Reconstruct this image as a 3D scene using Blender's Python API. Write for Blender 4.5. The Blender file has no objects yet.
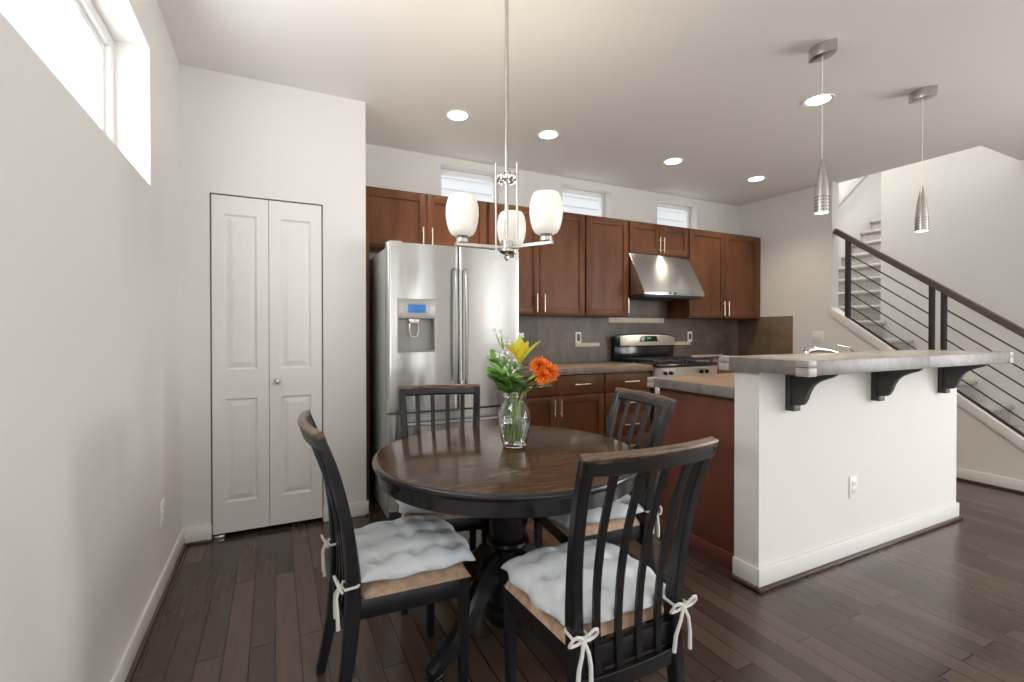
import bpy, bmesh, math, random
from mathutils import Vector, Matrix
random.seed(7)
PI = math.pi
S = bpy.context.scene
COL = S.collection

# ------------------------------------------------------------------ camera
cam_d = bpy.data.cameras.new('camera'); cam = bpy.data.objects.new('camera', cam_d); COL.objects.link(cam)
cam.location = (0, 0, 1.27)
cam.rotation_euler = (math.radians(90 - 0.45), 0, math.radians(-26.4))
cam_d.sensor_width = 36; cam_d.lens = 477 * 36 / 1024
cam_d.shift_y = -6.2 / 1024
cam_d.clip_start = 0.05
S.camera = cam
# ------------------------------------------------------------------ world and exposure
S.view_settings.view_transform = 'Standard'; S.view_settings.look = 'None'
S.view_settings.gamma = 1; S.view_settings.use_curve_mapping = False
S.view_settings.exposure = 0.32
w = bpy.data.worlds.new('world'); S.world = w; w.use_nodes = True
w.node_tree.nodes['Background'].inputs[0].default_value = (0.96, 0.98, 1.0, 1)
w.node_tree.nodes['Background'].inputs[1].default_value = 1.6

def area(name, loc, rot, sx, sy, power, color):
    d = bpy.data.lights.new(name, 'AREA'); d.shape = 'RECTANGLE'; d.size = sx; d.size_y = sy
    d.energy = power; d.color = color
    o = bpy.data.objects.new(name, d); o.location = loc; o.rotation_euler = rot; COL.objects.link(o); return o
# area lights for daylight; the rear, side and stairwell ones are added
REAR = [(-0.15, 0.6), (1.1, 1.4), (1.85, 2.3), (4.85, 5.25), (5.5, 5.75)]  # unseen windows, spaced to streak the refrigerator doors; the leftmost only adds light
for a, b in REAR:
    area('fill_rear', ((a + b) / 2, -3.72, 1.35), (PI/2, 0, 0), b - a, 2.5, 29 * (b - a), (0.98, 0.98, 1.0))
for y in (-2.3, -0.6):
    area('fill_side', (6.32, y, 1.45), (0, PI/2, 0), 2.05, 1.15, 88, (0.97, 0.985, 1.0))  # added light behind the viewer to brighten the left wall and floor
area('daylight_left', (-0.78, 1.5, 2.23), (0, -PI/2, 0), 0.62, 2.2, 34, (0.97, 0.98, 1.0))
area('fill_stairwell', (6.3, 3.2, 5.1), (0, 0, 0), 1.4, 1.4, 95, (0.95, 0.97, 1.0))  # added lamp under the closed stairwell ceiling, stands in for upstairs daylight

# ------------------------------------------------------------------ materials
def new_mat(name):
    m = bpy.data.materials.new(name); m.use_nodes = True
    return m, m.node_tree.nodes, m.node_tree.links, m.node_tree.nodes['Principled BSDF']
def coords(N, L, scale=(1, 1, 1), rot=(0, 0, 0), kind='Object'):
    t = N.new('ShaderNodeTexCoord'); p = N.new('ShaderNodeMapping')
    p.inputs['Scale'].default_value = scale; p.inputs['Rotation'].default_value = rot
    L.new(t.outputs[kind], p.inputs[0]); return p.outputs[0]
def noise(N, L, vec, scale, detail=4, rough=0.55):
    n = N.new('ShaderNodeTexNoise'); n.inputs['Scale'].default_value = scale
    n.inputs['Detail'].default_value = detail; n.inputs['Roughness'].default_value = rough
    if vec is not None: L.new(vec, n.inputs['Vector'])
    return n.outputs['Fac']
def ramp(N, L, fac, stops):
    r = N.new('ShaderNodeValToRGB')
    el = r.color_ramp.elements
    while len(el) < len(stops): el.new(0.5)
    for e, (p, c) in zip(el, stops): e.position = p; e.color = (*c, 1)
    L.new(fac, r.inputs[0]); return r.outputs[0]
def bump(N, L, h, bsdf, strength=0.2, dist=0.01):
    b = N.new('ShaderNodeBump'); b.inputs['Strength'].default_value = strength
    b.inputs['Distance'].default_value = dist; L.new(h, b.inputs['Height']); L.new(b.outputs[0], bsdf.inputs['Normal'])
def simple(name, col, rough=0.5, metal=0.0, nscale=30, nvar=0.08, bstr=0.0, stretch=(1, 1, 1), coat=0):
    m, N, L, B = new_mat(name)
    f = noise(N, L, coords(N, L, stretch), nscale)
    a = tuple(c * (1 - nvar) for c in col); b = tuple(min(1, c * (1 + nvar)) for c in col)
    L.new(ramp(N, L, f, [(0.3, a), (0.7, b)]), B.inputs['Base Color'])
    B.inputs['Roughness'].default_value = rough; B.inputs['Metallic'].default_value = metal
    if coat: B.inputs['Coat Weight'].default_value = coat
    if bstr: bump(N, L, f, B, bstr)
    return m
def wood(name, c0, c1, rough=0.35, axis='Z', scale=3.0, coat=0.0, worn=None, spec=0.5):
    m, N, L, B = new_mat(name)
    st = {'X': (0.12, 1, 1), 'Y': (1, 0.12, 1), 'Z': (1, 1, 0.12)}[axis]
    v = coords(N, L, st)
    f = noise(N, L, v, scale * 6, 6, 0.6)
    g = noise(N, L, coords(N, L), 2.2, 3)
    mx = N.new('ShaderNodeMath'); mx.operation = 'MULTIPLY_ADD'; mx.inputs[1].default_value = 0.6
    L.new(f, mx.inputs[0])
    h = N.new('ShaderNodeMath'); h.operation = 'MULTIPLY'; h.inputs[1].default_value = 0.4; L.new(g, h.inputs[0])
    L.new(h.outputs[0], mx.inputs[2])
    col = ramp(N, L, mx.outputs[0], [(0.32, c0), (0.68, c1)])
    if worn:
        wn = noise(N, L, coords(N, L, worn[1]), worn[2], 8, 0.7)
        k = ramp(N, L, wn, [(worn[3], (0, 0, 0)), (worn[4], (1, 1, 1))])
        mm = N.new('ShaderNodeMix'); mm.data_type = 'RGBA'
        L.new(k, mm.inputs['Factor']); L.new(col, mm.inputs['A']); mm.inputs['B'].default_value = (*worn[0], 1)
        col = mm.outputs['Result']
    L.new(col, B.inputs['Base Color'])
    B.inputs['Roughness'].default_value = rough; B.inputs['Coat Weight'].default_value = coat
    B.inputs['Coat Roughness'].default_value = 0.15; B.inputs['Specular IOR Level'].default_value = spec
    bump(N, L, f, B, 0.05, 0.005)
    return m
def emit(name, col, strength, base=None):
    m, N, L, B = new_mat(name)
    B.inputs['Base Color'].default_value = (*(base or col), 1)
    B.inputs['Emission Color'].default_value = (*col, 1); B.inputs['Emission Strength'].default_value = strength
    B.inputs['Roughness'].default_value = 0.3
    return m

M = {}
M['wall'] = simple('wall_paint', (0.75, 0.73, 0.69), 0.75, nscale=60, nvar=0.012, bstr=0.02)
M['ceiling'] = simple('ceiling_paint', (0.84, 0.815, 0.77), 0.85, nscale=80, nvar=0.012, bstr=0.02)
M['trim'] = simple('white_trim_paint', (0.80, 0.785, 0.75), 0.4, nscale=20, nvar=0.01)
M['vinyl'] = simple('white_vinyl', (0.85, 0.85, 0.84), 0.4, nscale=20, nvar=0.01)
M['door'] = simple('white_door_paint', (0.78, 0.755, 0.73), 0.45, nscale=20, nvar=0.01)
M['dark'] = simple('dark_closet_shade', (0.02, 0.02, 0.022), 0.8)
M['plate'] = simple('white_plastic', (0.85, 0.84, 0.81), 0.35, nvar=0.01)
M['slot'] = simple('dark_slot', (0.05, 0.05, 0.05), 0.5)
M['cherry'] = wood('cherry_stained_wood', (0.075, 0.026, 0.010), (0.165, 0.062, 0.024), 0.42, 'Z', 2.0, 0.0, spec=0.25)
M['cherry_panel'] = wood('cherry_end_panel', (0.115, 0.038, 0.025), (0.18, 0.062, 0.042), 0.42, 'Z', 2.5, 0.0, spec=0.3)
M['cherry_dark'] = simple('cherry_shadow_gap', (0.03, 0.012, 0.008), 0.6)
M['shoe'] = wood('dark_shoe_moulding', (0.05, 0.032, 0.024), (0.09, 0.06, 0.045), 0.35, 'X')
M['espresso'] = wood('black_espresso_paint', (0.006, 0.006, 0.0075), (0.012, 0.012, 0.014), 0.27, 'Z', 3, 0.1,
                     worn=((0.16, 0.13, 0.11), (14, 14, 2), 9, 0.72, 0.76))
def worn_rail():
    m, N, L, B = new_mat('black_rail_worn_on_top')
    t = N.new('ShaderNodeTexCoord'); sp = N.new('ShaderNodeSeparateXYZ'); L.new(t.outputs['Object'], sp.inputs[0])
    n1 = noise(N, L, coords(N, L, (2.5, 12, 10)), 3, 8, 0.7)
    z = N.new('ShaderNodeMapRange'); z.inputs[1].default_value = .925; z.inputs[2].default_value = .972; L.new(sp.outputs[2], z.inputs[0])
    ad = N.new('ShaderNodeMath'); ad.operation = 'MULTIPLY_ADD'; ad.inputs[1].default_value = .55; L.new(z.outputs[0], ad.inputs[0]); L.new(n1, ad.inputs[2])
    k = ramp(N, L, ad.outputs[0], [(.84, (0, 0, 0)), (.98, (1, 1, 1))])
    g = noise(N, L, coords(N, L, (1, 8, 8)), 9, 5)
    w_ = ramp(N, L, g, [(.3, (.085, .052, .034)), (.7, (.21, .135, .092))]); mm = N.new('ShaderNodeMix'); mm.data_type = 'RGBA'
    L.new(k, mm.inputs['Factor']); mm.inputs['A'].default_value = (.016, .014, .013, 1); L.new(w_, mm.inputs['B'])
    L.new(mm.outputs['Result'], B.inputs['Base Color']); B.inputs['Roughness'].default_value = .34
    bump(N, L, g, B, .05, .004); return m
M['chair_rail'] = worn_rail()
M['table_top'] = wood('worn_brown_table_top', (0.024, 0.014, 0.009), (0.085, 0.048, 0.028), 0.13, 'X', 2.2, 0.0,
                      worn=((0.19, 0.115, 0.068), (1.6, 7, 1), 5.0, 0.42, 0.90))
M['suede'] = simple('tan_suede', (0.50, 0.34, 0.23), 0.9, nscale=40, nvar=0.25, bstr=0.1)
M['linen'] = simple('off_white_linen', (0.61, 0.645, 0.67), 0.95, nscale=160, nvar=0.06, bstr=0.15)
M['cotton'] = simple('white_cotton_tape', (0.74, 0.73, 0.70), 0.9, nscale=150, nvar=0.05, bstr=0.1)
M['nickel'] = simple('brushed_nickel', (0.56, 0.53, 0.49), 0.28, 1.0, nscale=40, nvar=0.05)
M['chrome'] = simple('chrome', (0.62, 0.62, 0.62), 0.16, 1.0, nscale=5, nvar=0.02)
M['gold'] = simple('satin_pull_metal', (0.82, 0.74, 0.62), 0.3, 1.0, nscale=40, nvar=0.05)
M['black_metal'] = simple('dark_bronze_metal', (0.035, 0.032, 0.03), 0.45, 0.3, nvar=0.1)
M['rail_wood'] = wood('dark_walnut_rail', (0.085, 0.06, 0.05), (0.15, 0.11, 0.095), 0.4, 'Y')
M['corbel'] = wood('charcoal_corbel', (0.035, 0.033, 0.03), (0.065, 0.06, 0.055), 0.5, 'Z')
M['black_enamel'] = simple('black_enamel', (0.012, 0.012, 0.014), 0.15, nvar=0.05)
M['iron'] = simple('cast_iron', (0.02, 0.02, 0.02), 0.5, nvar=0.1, bstr=0.1)
M['screen'] = emit('blue_screen', (0.02, 0.12, 0.32), 0.5)
M['digits'] = emit('green_digits', (0.03, 0.45, 0.05), 0.6)
M['petal_yellow'] = simple('yellow_petal', (0.86, 0.66, 0.03), 0.5, nscale=12, nvar=0.12)
M['petal_green'] = simple('yellow_green_petal', (0.60, 0.66, 0.08), 0.5, nscale=12, nvar=0.15)
M['petal_orange'] = simple('orange_petal', (0.88, 0.20, 0.015), 0.55, nscale=25, nvar=0.2)
M['white_flower'] = simple('white_blossom', (0.85, 0.85, 0.82), 0.7, nvar=0.03)
M['leaf'] = simple('leaf_green', (0.16, 0.34, 0.065), 0.45, nscale=18, nvar=0.3)
M['leaf_teal'] = simple('leaf_blue_green', (0.10, 0.25, 0.14), 0.5, nscale=18, nvar=0.25)
M['stem'] = simple('stem_green', (0.26, 0.42, 0.12), 0.5, nscale=18, nvar=0.2)
M['siding'] = simple('pale_lap_siding', (0.62, 0.64, 0.66), 0.8, nvar=0.02)
M['lamp_lens'] = emit('recessed_lamp_lens', (1.0, 0.94, 0.84), 6)

def steel(name, wave, rough, col=(0.54, 0.535, 0.52)):
    m, N, L, B = new_mat(name)
    B.inputs['Metallic'].default_value = 1; B.inputs['Base Color'].default_value = (*col, 1)
    g = noise(N, L, coords(N, L, (7, 7, 0.55)), 1, 1)
    tn = N.new('ShaderNodeTangent'); tn.direction_type = 'RADIAL'; tn.axis = 'Z'; L.new(tn.outputs[0], B.inputs['Tangent'])
    B.inputs['Anisotropic'].default_value = 0.8; B.inputs['Anisotropic Rotation'].default_value = 0.25
    B.inputs['Roughness'].default_value = rough
    bump(N, L, g, B, wave, 0.02)
    return m
M['steel'] = steel('brushed_steel_door', 0.09, 0.24)
M['steel_flat'] = steel('brushed_steel', 0.05, 0.26)
M['steel_side'] = simple('grey_painted_steel', (0.5, 0.5, 0.49), 0.4, 0.3, nvar=0.04)

def floor_mat():
    m, N, L, B = new_mat('dark_plank_floor')
    t = N.new('ShaderNodeTexCoord'); sp = N.new('ShaderNodeSeparateXYZ'); cb = N.new('ShaderNodeCombineXYZ')
    L.new(t.outputs['Object'], sp.inputs[0]); L.new(sp.outputs[1], cb.inputs[0]); L.new(sp.outputs[0], cb.inputs[1])
    br = N.new('ShaderNodeTexBrick'); L.new(cb.outputs[0], br.inputs['Vector'])
    br.offset = 0.37; br.offset_frequency = 2
    br.inputs['Scale'].default_value = 1; br.inputs['Brick Width'].default_value = 0.95
    br.inputs['Row Height'].default_value = 0.091; br.inputs['Mortar Size'].default_value = 0.0030
    br.inputs['Mortar Smooth'].default_value = 0.3; br.inputs['Bias'].default_value = -0.15
    br.inputs['Color1'].default_value = (0.062, 0.043, 0.033, 1); br.inputs['Color2'].default_value = (0.118, 0.080, 0.057, 1)
    br.inputs['Mortar'].default_value = (0.012, 0.008, 0.007, 1)
    gr = noise(N, L, coords(N, L, (40, 2.2, 1)), 1.6, 7, 0.65)
    mx = N.new('ShaderNodeMix'); mx.data_type = 'RGBA'; mx.blend_type = 'MULTIPLY'; mx.inputs['Factor'].default_value = 0.38
    L.new(br.outputs['Color'], mx.inputs['A']); L.new(ramp(N, L, gr, [(0.25, (0.55, 0.55, 0.55)), (0.75, (1.3, 1.25, 1.2))]), mx.inputs['B'])
    L.new(mx.outputs['Result'], B.inputs['Base Color'])
    L.new(ramp(N, L, gr, [(0.3, (0.17,) * 3), (0.7, (0.25,) * 3)]), B.inputs['Roughness'])
    B.inputs['Specular IOR Level'].default_value = 0.55
    iv = N.new('ShaderNodeMath'); iv.operation = 'SUBTRACT'; iv.inputs[0].default_value = 1; L.new(br.outputs['Fac'], iv.inputs[1])
    ad = N.new('ShaderNodeMath'); ad.operation = 'MULTIPLY_ADD'; ad.inputs[1].default_value = 0.05
    L.new(gr, ad.inputs[0]); L.new(iv.outputs[0], ad.inputs[2])
    bump(N, L, ad.outputs[0], B, 0.22, 0.002)
    return m
M['floor'] = floor_mat()

def tile_mat(name, dark, light, grout, w_, h_, xaxis, rough=0.45, off=0.0, mortar=0.003, shift=(0, 0)):
    m, N, L, B = new_mat(name)
    t = N.new('ShaderNodeTexCoord'); sp = N.new('ShaderNodeSeparateXYZ'); cb = N.new('ShaderNodeCombineXYZ')
    L.new(t.outputs['Object'], sp.inputs[0])
    a, b = {'XZ': (0, 2), 'YZ': (1, 2), 'XY': (0, 1)}[xaxis]
    for k, ax in ((0, a), (1, b)):
        ad = N.new('ShaderNodeMath'); ad.operation = 'ADD'; ad.inputs[1].default_value = shift[k]
        L.new(sp.outputs[ax], ad.inputs[0]); L.new(ad.outputs[0], cb.inputs[k])
    br = N.new('ShaderNodeTexBrick'); L.new(cb.outputs[0], br.inputs['Vector']); br.offset = off
    br.inputs['Scale'].default_value = 1; br.inputs['Brick Width'].default_value = w_; br.inputs['Row Height'].default_value = h_
    br.inputs['Mortar Size'].default_value = mortar; br.inputs['Mortar Smooth'].default_value = 0.2
    br.inputs['Color1'].default_value = (0.85, 0.85, 0.85, 1); br.inputs['Color2'].default_value = (1.12, 1.1, 1.08, 1)
    br.inputs['Mortar'].default_value = (*grout, 1)
    n1 = noise(N, L, coords(N, L), 4.5, 8, 0.68)
    col = ramp(N, L, n1, [(0.28, dark), (0.5, tuple((p + q) / 2 for p, q in zip(dark, light))), (0.72, light)])
    mu = N.new('ShaderNodeMix'); mu.data_type = 'RGBA'; mu.blend_type = 'MULTIPLY'; mu.inputs['Factor'].default_value = 1
    L.new(col, mu.inputs['A']); L.new(br.outputs['Color'], mu.inputs['B'])
    gm = N.new('ShaderNodeMix'); gm.data_type = 'RGBA'; L.new(br.outputs['Fac'], gm.inputs['Factor'])
    L.new(mu.outputs['Result'], gm.inputs['A']); gm.inputs['B'].default_value = (*grout, 1)
    L.new(gm.outputs['Result'], B.inputs['Base Color']); B.inputs['Roughness'].default_value = rough
    bump(N, L, n1, B, 0.08, 0.01)
    return m
M['splash'] = tile_mat('slate_taupe_tile', (0.085, 0.068, 0.056), (0.21, 0.165, 0.13), (0.19, 0.165, 0.14), 0.31, 0.31, 'XZ', shift=(0.03, 0.10))
M['splash_side'] = tile_mat('slate_brown_tile', (0.11, 0.078, 0.052), (0.27, 0.185, 0.115), (0.19, 0.165, 0.14), 0.41, 0.52, 'YZ', shift=(0.1, 0.05))
M['accent'] = simple('beige_accent_and_lit_strip', (0.68, 0.58, 0.46), 0.45, nscale=30, nvar=0.1)
M['counter'] = tile_mat('tan_tile_counter', (0.21, 0.15, 0.105), (0.40, 0.28, 0.19), (0.25, 0.2, 0.16), 0.33, 0.33, 'XY', 0.38)
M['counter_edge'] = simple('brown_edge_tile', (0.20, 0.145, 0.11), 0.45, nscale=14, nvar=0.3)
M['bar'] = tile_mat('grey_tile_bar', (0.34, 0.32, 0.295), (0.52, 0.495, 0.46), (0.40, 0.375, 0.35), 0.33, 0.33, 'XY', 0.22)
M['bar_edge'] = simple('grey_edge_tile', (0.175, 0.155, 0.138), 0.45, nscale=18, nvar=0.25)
M['bar_cap'] = simple('grey_corner_tile', (0.36, 0.335, 0.305), 0.45, nscale=18, nvar=0.15)
M['carpet'] = simple('beige_carpet', (0.42, 0.395, 0.36), 1.0, nscale=55, nvar=0.28, bstr=0.6)

def glass_pane():
    m, N, L, B = new_mat('window_glass')
    N.remove(B); out = N['Material Output']
    t = N.new('ShaderNodeBsdfTransparent'); g = N.new('ShaderNodeBsdfGlossy'); g.inputs['Roughness'].default_value = 0.02
    x = N.new('ShaderNodeMixShader'); x.inputs[0].default_value = 0.06
    L.new(t.outputs[0], x.inputs[1]); L.new(g.outputs[0], x.inputs[2]); L.new(x.outputs[0], out.inputs[0]); return m
M['pane'] = glass_pane()
def vase_glass(name, col, rough, ior):
    m, N, L, B = new_mat(name)
    B.inputs['Base Color'].default_value = (*col, 1); B.inputs['Transmission Weight'].default_value = 1
    B.inputs['Roughness'].default_value = rough; B.inputs['IOR'].default_value = ior
    return m
M['glass'] = vase_glass('clear_glass', (0.97, 0.99, 0.98), 0.02, 1.45)
M['water'] = vase_glass('water', (0.95, 0.99, 0.97), 0.0, 1.33)
def shade_mat():
    m, N, L, B = new_mat('frosted_white_glass')
    B.inputs['Base Color'].default_value = (0.80, 0.78, 0.74, 1); B.inputs['Roughness'].default_value = 0.35
    B.inputs['Emission Color'].default_value = (1.0, 0.90, 0.74, 1); B.inputs['Emission Strength'].default_value = 0.2
    return m
M['shade'] = shade_mat()

# ------------------------------------------------------------------ mesh helpers
class MB:
    def __init__(s): s.bm = bmesh.new()
    def _new(s, f):
        n = len(s.bm.verts); s.bm.verts.ensure_lookup_table(); f(); s.bm.verts.ensure_lookup_table()
        return list(s.bm.verts)[n:]
    def box(s, x0, x1, y0, y1, z0, z1, bev=0, seg=2, mat=None):
        r = bmesh.ops.create_cube(s.bm, size=1)
        vs = r['verts']
        for v in vs:
            v.co = Vector(((x0 + x1) / 2 + v.co.x * (x1 - x0), (y0 + y1) / 2 + v.co.y * (y1 - y0), (z0 + z1) / 2 + v.co.z * (z1 - z0)))
        if mat is not None: bmesh.ops.transform(s.bm, matrix=mat, verts=vs)
        if bev:
            es = list({e for v in vs for e in v.link_edges})
            bmesh.ops.bevel(s.bm, geom=es, offset=bev, segments=seg, profile=0.5, affect='EDGES', clamp_overlap=True)
        return s
    def loft(s, rings, cap=True, closed=True):
        R = [[s.bm.verts.new(p) for p in ring] for ring in rings]
        n = len(R[0])
        for a, b in zip(R, R[1:]):
            for i in range(n if closed else n - 1):
                j = (i + 1) % n
                try: s.bm.faces.new((a[i], a[j], b[j], b[i]))
                except ValueError: pass
        if cap and closed:
            s.bm.faces.new(R[0][::-1]); s.bm.faces.new(R[-1])
        return s
    def tube(s, pts, r, seg=8, cap=True):
        pts = [Vector(p) for p in pts]; n = len(pts)
        rs = r if isinstance(r, (list, tuple)) else [r] * n
        t0 = (pts[1] - pts[0]).normalized()
        u = t0.orthogonal().normalized(); rings = []
        for i, p in enumerate(pts):
            t = (pts[min(i + 1, n - 1)] - pts[max(i - 1, 0)]).normalized()
            u = (u - t * u.dot(t)).normalized(); v = t.cross(u)
            rings.append([p + rs[i] * (math.cos(2 * PI * k / seg) * u + math.sin(2 * PI * k / seg) * v) for k in range(seg)])
        return s.loft(rings, cap)
    def bar(s, pts, w_, d_, up=(1, 0, 0), ch=0.25):
        """swept rectangular section with chamfered corners; w_ along up, d_ across"""
        pts = [Vector(p) for p in pts]; n = len(pts); rings = []
        ws = w_ if isinstance(w_, (list, tuple)) else [w_] * n
        ds = d_ if isinstance(d_, (list, tuple)) else [d_] * n
        for i, p in enumerate(pts):
            t = (pts[min(i + 1, n - 1)] - pts[max(i - 1, 0)]).normalized()
            u = Vector(up); u = (u - t * u.dot(t)).normalized(); v = t.cross(u)
            a, b = ws[i] / 2, ds[i] / 2; c = ch * min(a, b)
            sec = [(a, b - c), (a - c, b), (-a + c, b), (-a, b - c), (-a, -b + c), (-a + c, -b), (a - c, -b), (a, -b + c)]
            rings.append([p + x * u + y * v for x, y in sec])
        return s.loft(rings)
    def lathe(s, prof, c=(0, 0, 0), seg=32, capb=True, capt=True):
        rings = [[(c[0] + r * math.cos(2 * PI * k / seg), c[1] + r * math.sin(2 * PI * k / seg), c[2] + z) for k in range(seg)] for r, z in prof]
        R = [[s.bm.verts.new(p) for p in ring] for ring in rings]
        for a, b in zip(R, R[1:]):
            for i in range(seg):
                j = (i + 1) % seg; s.bm.faces.new((a[i], a[j], b[j], b[i]))
        if capb: s.bm.faces.new(R[0][::-1])
        if capt: s.bm.faces.new(R[-1])
        return s
    def cyl(s, p0, p1, r, seg=16, r1=None):
        return s.tube([p0, p1], [r, r if r1 is None else r1], seg)
    def prism(s, poly, axis, a0, a1, bev=0):
        def mk(p, a):
            return {'X': (a, p[0], p[1]), 'Y': (p[0], a, p[1]), 'Z': (p[0], p[1], a)}[axis]
        A = [s.bm.verts.new(mk(p, a0)) for p in poly]; Bv = [s.bm.verts.new(mk(p, a1)) for p in poly]
        n = len(poly); fs = []
        for i in range(n):
            j = (i + 1) % n; fs.append(s.bm.faces.new((A[i], A[j], Bv[j], Bv[i])))
        c0 = s.bm.faces.new(A[::-1]); c1 = s.bm.faces.new(Bv)
        if bev:
            es = list(c0.edges) + list(c1.edges)
            bmesh.ops.bevel(s.bm, geom=es, offset=bev, segments=2, profile=0.5, affect='EDGES', clamp_overlap=True)
        return s
    def ball(s, c, r, sc=(1, 1, 1), sub=2):
        res = bmesh.ops.create_icosphere(s.bm, subdivisions=sub, radius=r)
        for v in res['verts']: v.co = Vector(c) + Vector((v.co.x * sc[0], v.co.y * sc[1], v.co.z * sc[2]))
        return s
    def grid(s, fn, nu, nv):
        G = [[s.bm.verts.new(fn(i / nu, j / nv)) for j in range(nv + 1)] for i in range(nu + 1)]
        for i in range(nu):
            for j in range(nv):
                s.bm.faces.new((G[i][j], G[i + 1][j], G[i + 1][j + 1], G[i][j + 1]))
        return s
    def xf(s, mat): bmesh.ops.transform(s.bm, matrix=mat, verts=s.bm.verts); return s
    def build(s, name, mat, parent=None, ang=38):
        bm = s.bm
        bmesh.ops.recalc_face_normals(bm, faces=bm.faces)
        for f in bm.faces: f.smooth = True
        for e in bm.edges:
            e.smooth = not (len(e.link_faces) == 2 and e.calc_face_angle(0) > math.radians(ang))
        root = parent
        while root is not None and root.parent is not None: root = root.parent
        me = bpy.data.meshes.new(name); o = bpy.data.objects.new(name, me); COL.objects.link(o)
        if root is not None:
            bmesh.ops.translate(bm, verts=bm.verts, vec=-root.location); o.parent = parent
        else:
            xs = [v.co for v in bm.verts]
            c = Vector(((min(v.x for v in xs) + max(v.x for v in xs)) / 2, (min(v.y for v in xs) + max(v.y for v in xs)) / 2, min(v.z for v in xs)))
            bmesh.ops.translate(bm, verts=bm.verts, vec=-c); o.location = c
        bm.to_mesh(me); bm.free(); me.materials.append(M[mat] if isinstance(mat, str) else mat)
        return o

def tag(o, label, cat, group=None):
    o['label'] = label; o['category'] = cat
    if group: o['group'] = group
    return o
def thing(name, loc, label, cat, group=None):
    o = bpy.data.objects.new(name, None); o.empty_display_size = 0.1; COL.objects.link(o); o.location = loc
    return tag(o, label, cat, group)
def struct(o): o['kind'] = 'structure'; return o
def copy_tree(o, parent=None):
    c = o.copy(); COL.objects.link(c)
    if parent is not None: c.parent = parent; c.matrix_parent_inverse = o.matrix_parent_inverse.copy()
    for ch in list(o.children):
        copy_tree(ch, c)
    return c

# ------------------------------------------------------------------ setting
CZ = 2.84; XL = -0.5; YP = 3.39; YB = 4.13; XK = 5.24; XF = 6.15; YR = -3.6
struct(MB().box(XL - 0.2, 8.7, YR - 0.2, YB + 0.2, -0.1, 0).build('floor', 'floor'))
# ceiling with the stairwell opening (x 5.36..6.15, y 1.865..) left out
cl = MB()
cl.box(XL - 0.2, 5.36, YR - 0.2, YB + 0.2, CZ, CZ + 0.28)
cl.box(5.36, 8.7, YR - 0.2, 1.865, CZ, CZ + 0.28)
struct(cl.build('ceiling', 'ceiling'))
# left wall with a high window
wl = MB(); wy0, wy1, wz0, wz1 = 0.35, 2.647, 1.922, 2.536
wl.box(XL - 0.17, XL, YR, wy0, 0, CZ).box(XL - 0.17, XL, wy1, YB, 0, CZ)
wl.box(XL - 0.17, XL, wy0, wy1, 0, wz0).box(XL - 0.17, XL, wy0, wy1, wz1, CZ)
struct(wl.build('wall_left', 'wall'))
# window_1 in the left wall
f = MB(); xa, xb = XL - 0.17, XL - 0.125
for a, b, c, d in ((wy0, wy0 + .06, wz0, wz1), (wy1 - .06, wy1, wz0, wz1), (wy0 + .06, wy1 - .06, wz0, wz0 + .055), (wy0 + .06, wy1 - .06, wz1 - .055, wz1)):
    f.box(xa, xb, a, b, c, d, 0.004)
for a, b, c, d in ((wy0 + .06, wy0 + .1, wz0 + .055, wz1 - .055), (wy1 - .1, wy1 - .06, wz0 + .055, wz1 - .055), (wy0 + .1, wy1 - .1, wz0 + .055, wz0 + .09), (wy0 + .1, wy1 - .1, wz1 - .09, wz1 - .055), (1.44, 1.5, wz0 + .09, wz1 - .09)):
    f.box(xa + 0.005, xb - 0.018, a, b, c, d, 0.003)
win1 = struct(f.build('window_1', 'vinyl'))
MB().box(xa + 0.012, xa + 0.016, wy0 + .1, wy1 - .1, wz0 + .09, wz1 - .09).build('pane', 'pane', win1)
# rear wall behind the viewer; unseen windows shaped for light and refrigerator streaks
rw = MB(); ops = REAR; zz0, zz1 = 0.1, 2.6
xs = [XL - 0.17] + [v for o in ops for v in o] + [XF + 0.1]
for i in range(0, len(xs), 2): rw.box(xs[i], xs[i + 1], YR - 0.15, YR, 0, CZ)
for a, b in ops: rw.box(a, b, YR - 0.15, YR, 0, zz0).box(a, b, YR - 0.15, YR, zz1, CZ)
struct(rw.build('wall_rear', 'wall'))
for i, (a, b) in enumerate(ops):
    f = MB()
    for x0, x1, z0, z1 in ((a, a + .05, zz0, zz1), (b - .05, b, zz0, zz1), (a + .05, b - .05, zz0, zz0 + .05), (a + .05, b - .05, zz1 - .05, zz1), (a + .05, b - .05, 1.6, 1.65)):
        f.box(x0, x1, YR - 0.1, YR - 0.05, z0, z1, 0.004)
    wn = struct(f.build('window_%d' % (i + 5), 'vinyl'))
    MB().box(a + .05, b - .05, YR - 0.078, YR - 0.074, zz0 + .05, zz1 - .05).build('pane', 'pane', wn)
# pantry front wall and its return beside the refrigerator
dx0, dx1, dzt = -0.352, 0.285, 2.106
pw = MB(); pw.box(XL, dx0, YP, YP + 0.12, 0, CZ).box(dx1, 0.56, YP, YP + 0.12, 0, CZ).box(dx0, dx1, YP, YP + 0.12, dzt, CZ)
pw.box(0.44, 0.56, YP + 0.12, YB, 0, CZ)
struct(pw.build('wall_pantry', 'wall'))
struct(MB().box(XL, 0.44, YP + 0.3, YP + 0.32, 0, CZ).build('wall_pantry_inner', 'dark'))  # near-black sheet paints the closet's shade behind the door gaps
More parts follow.
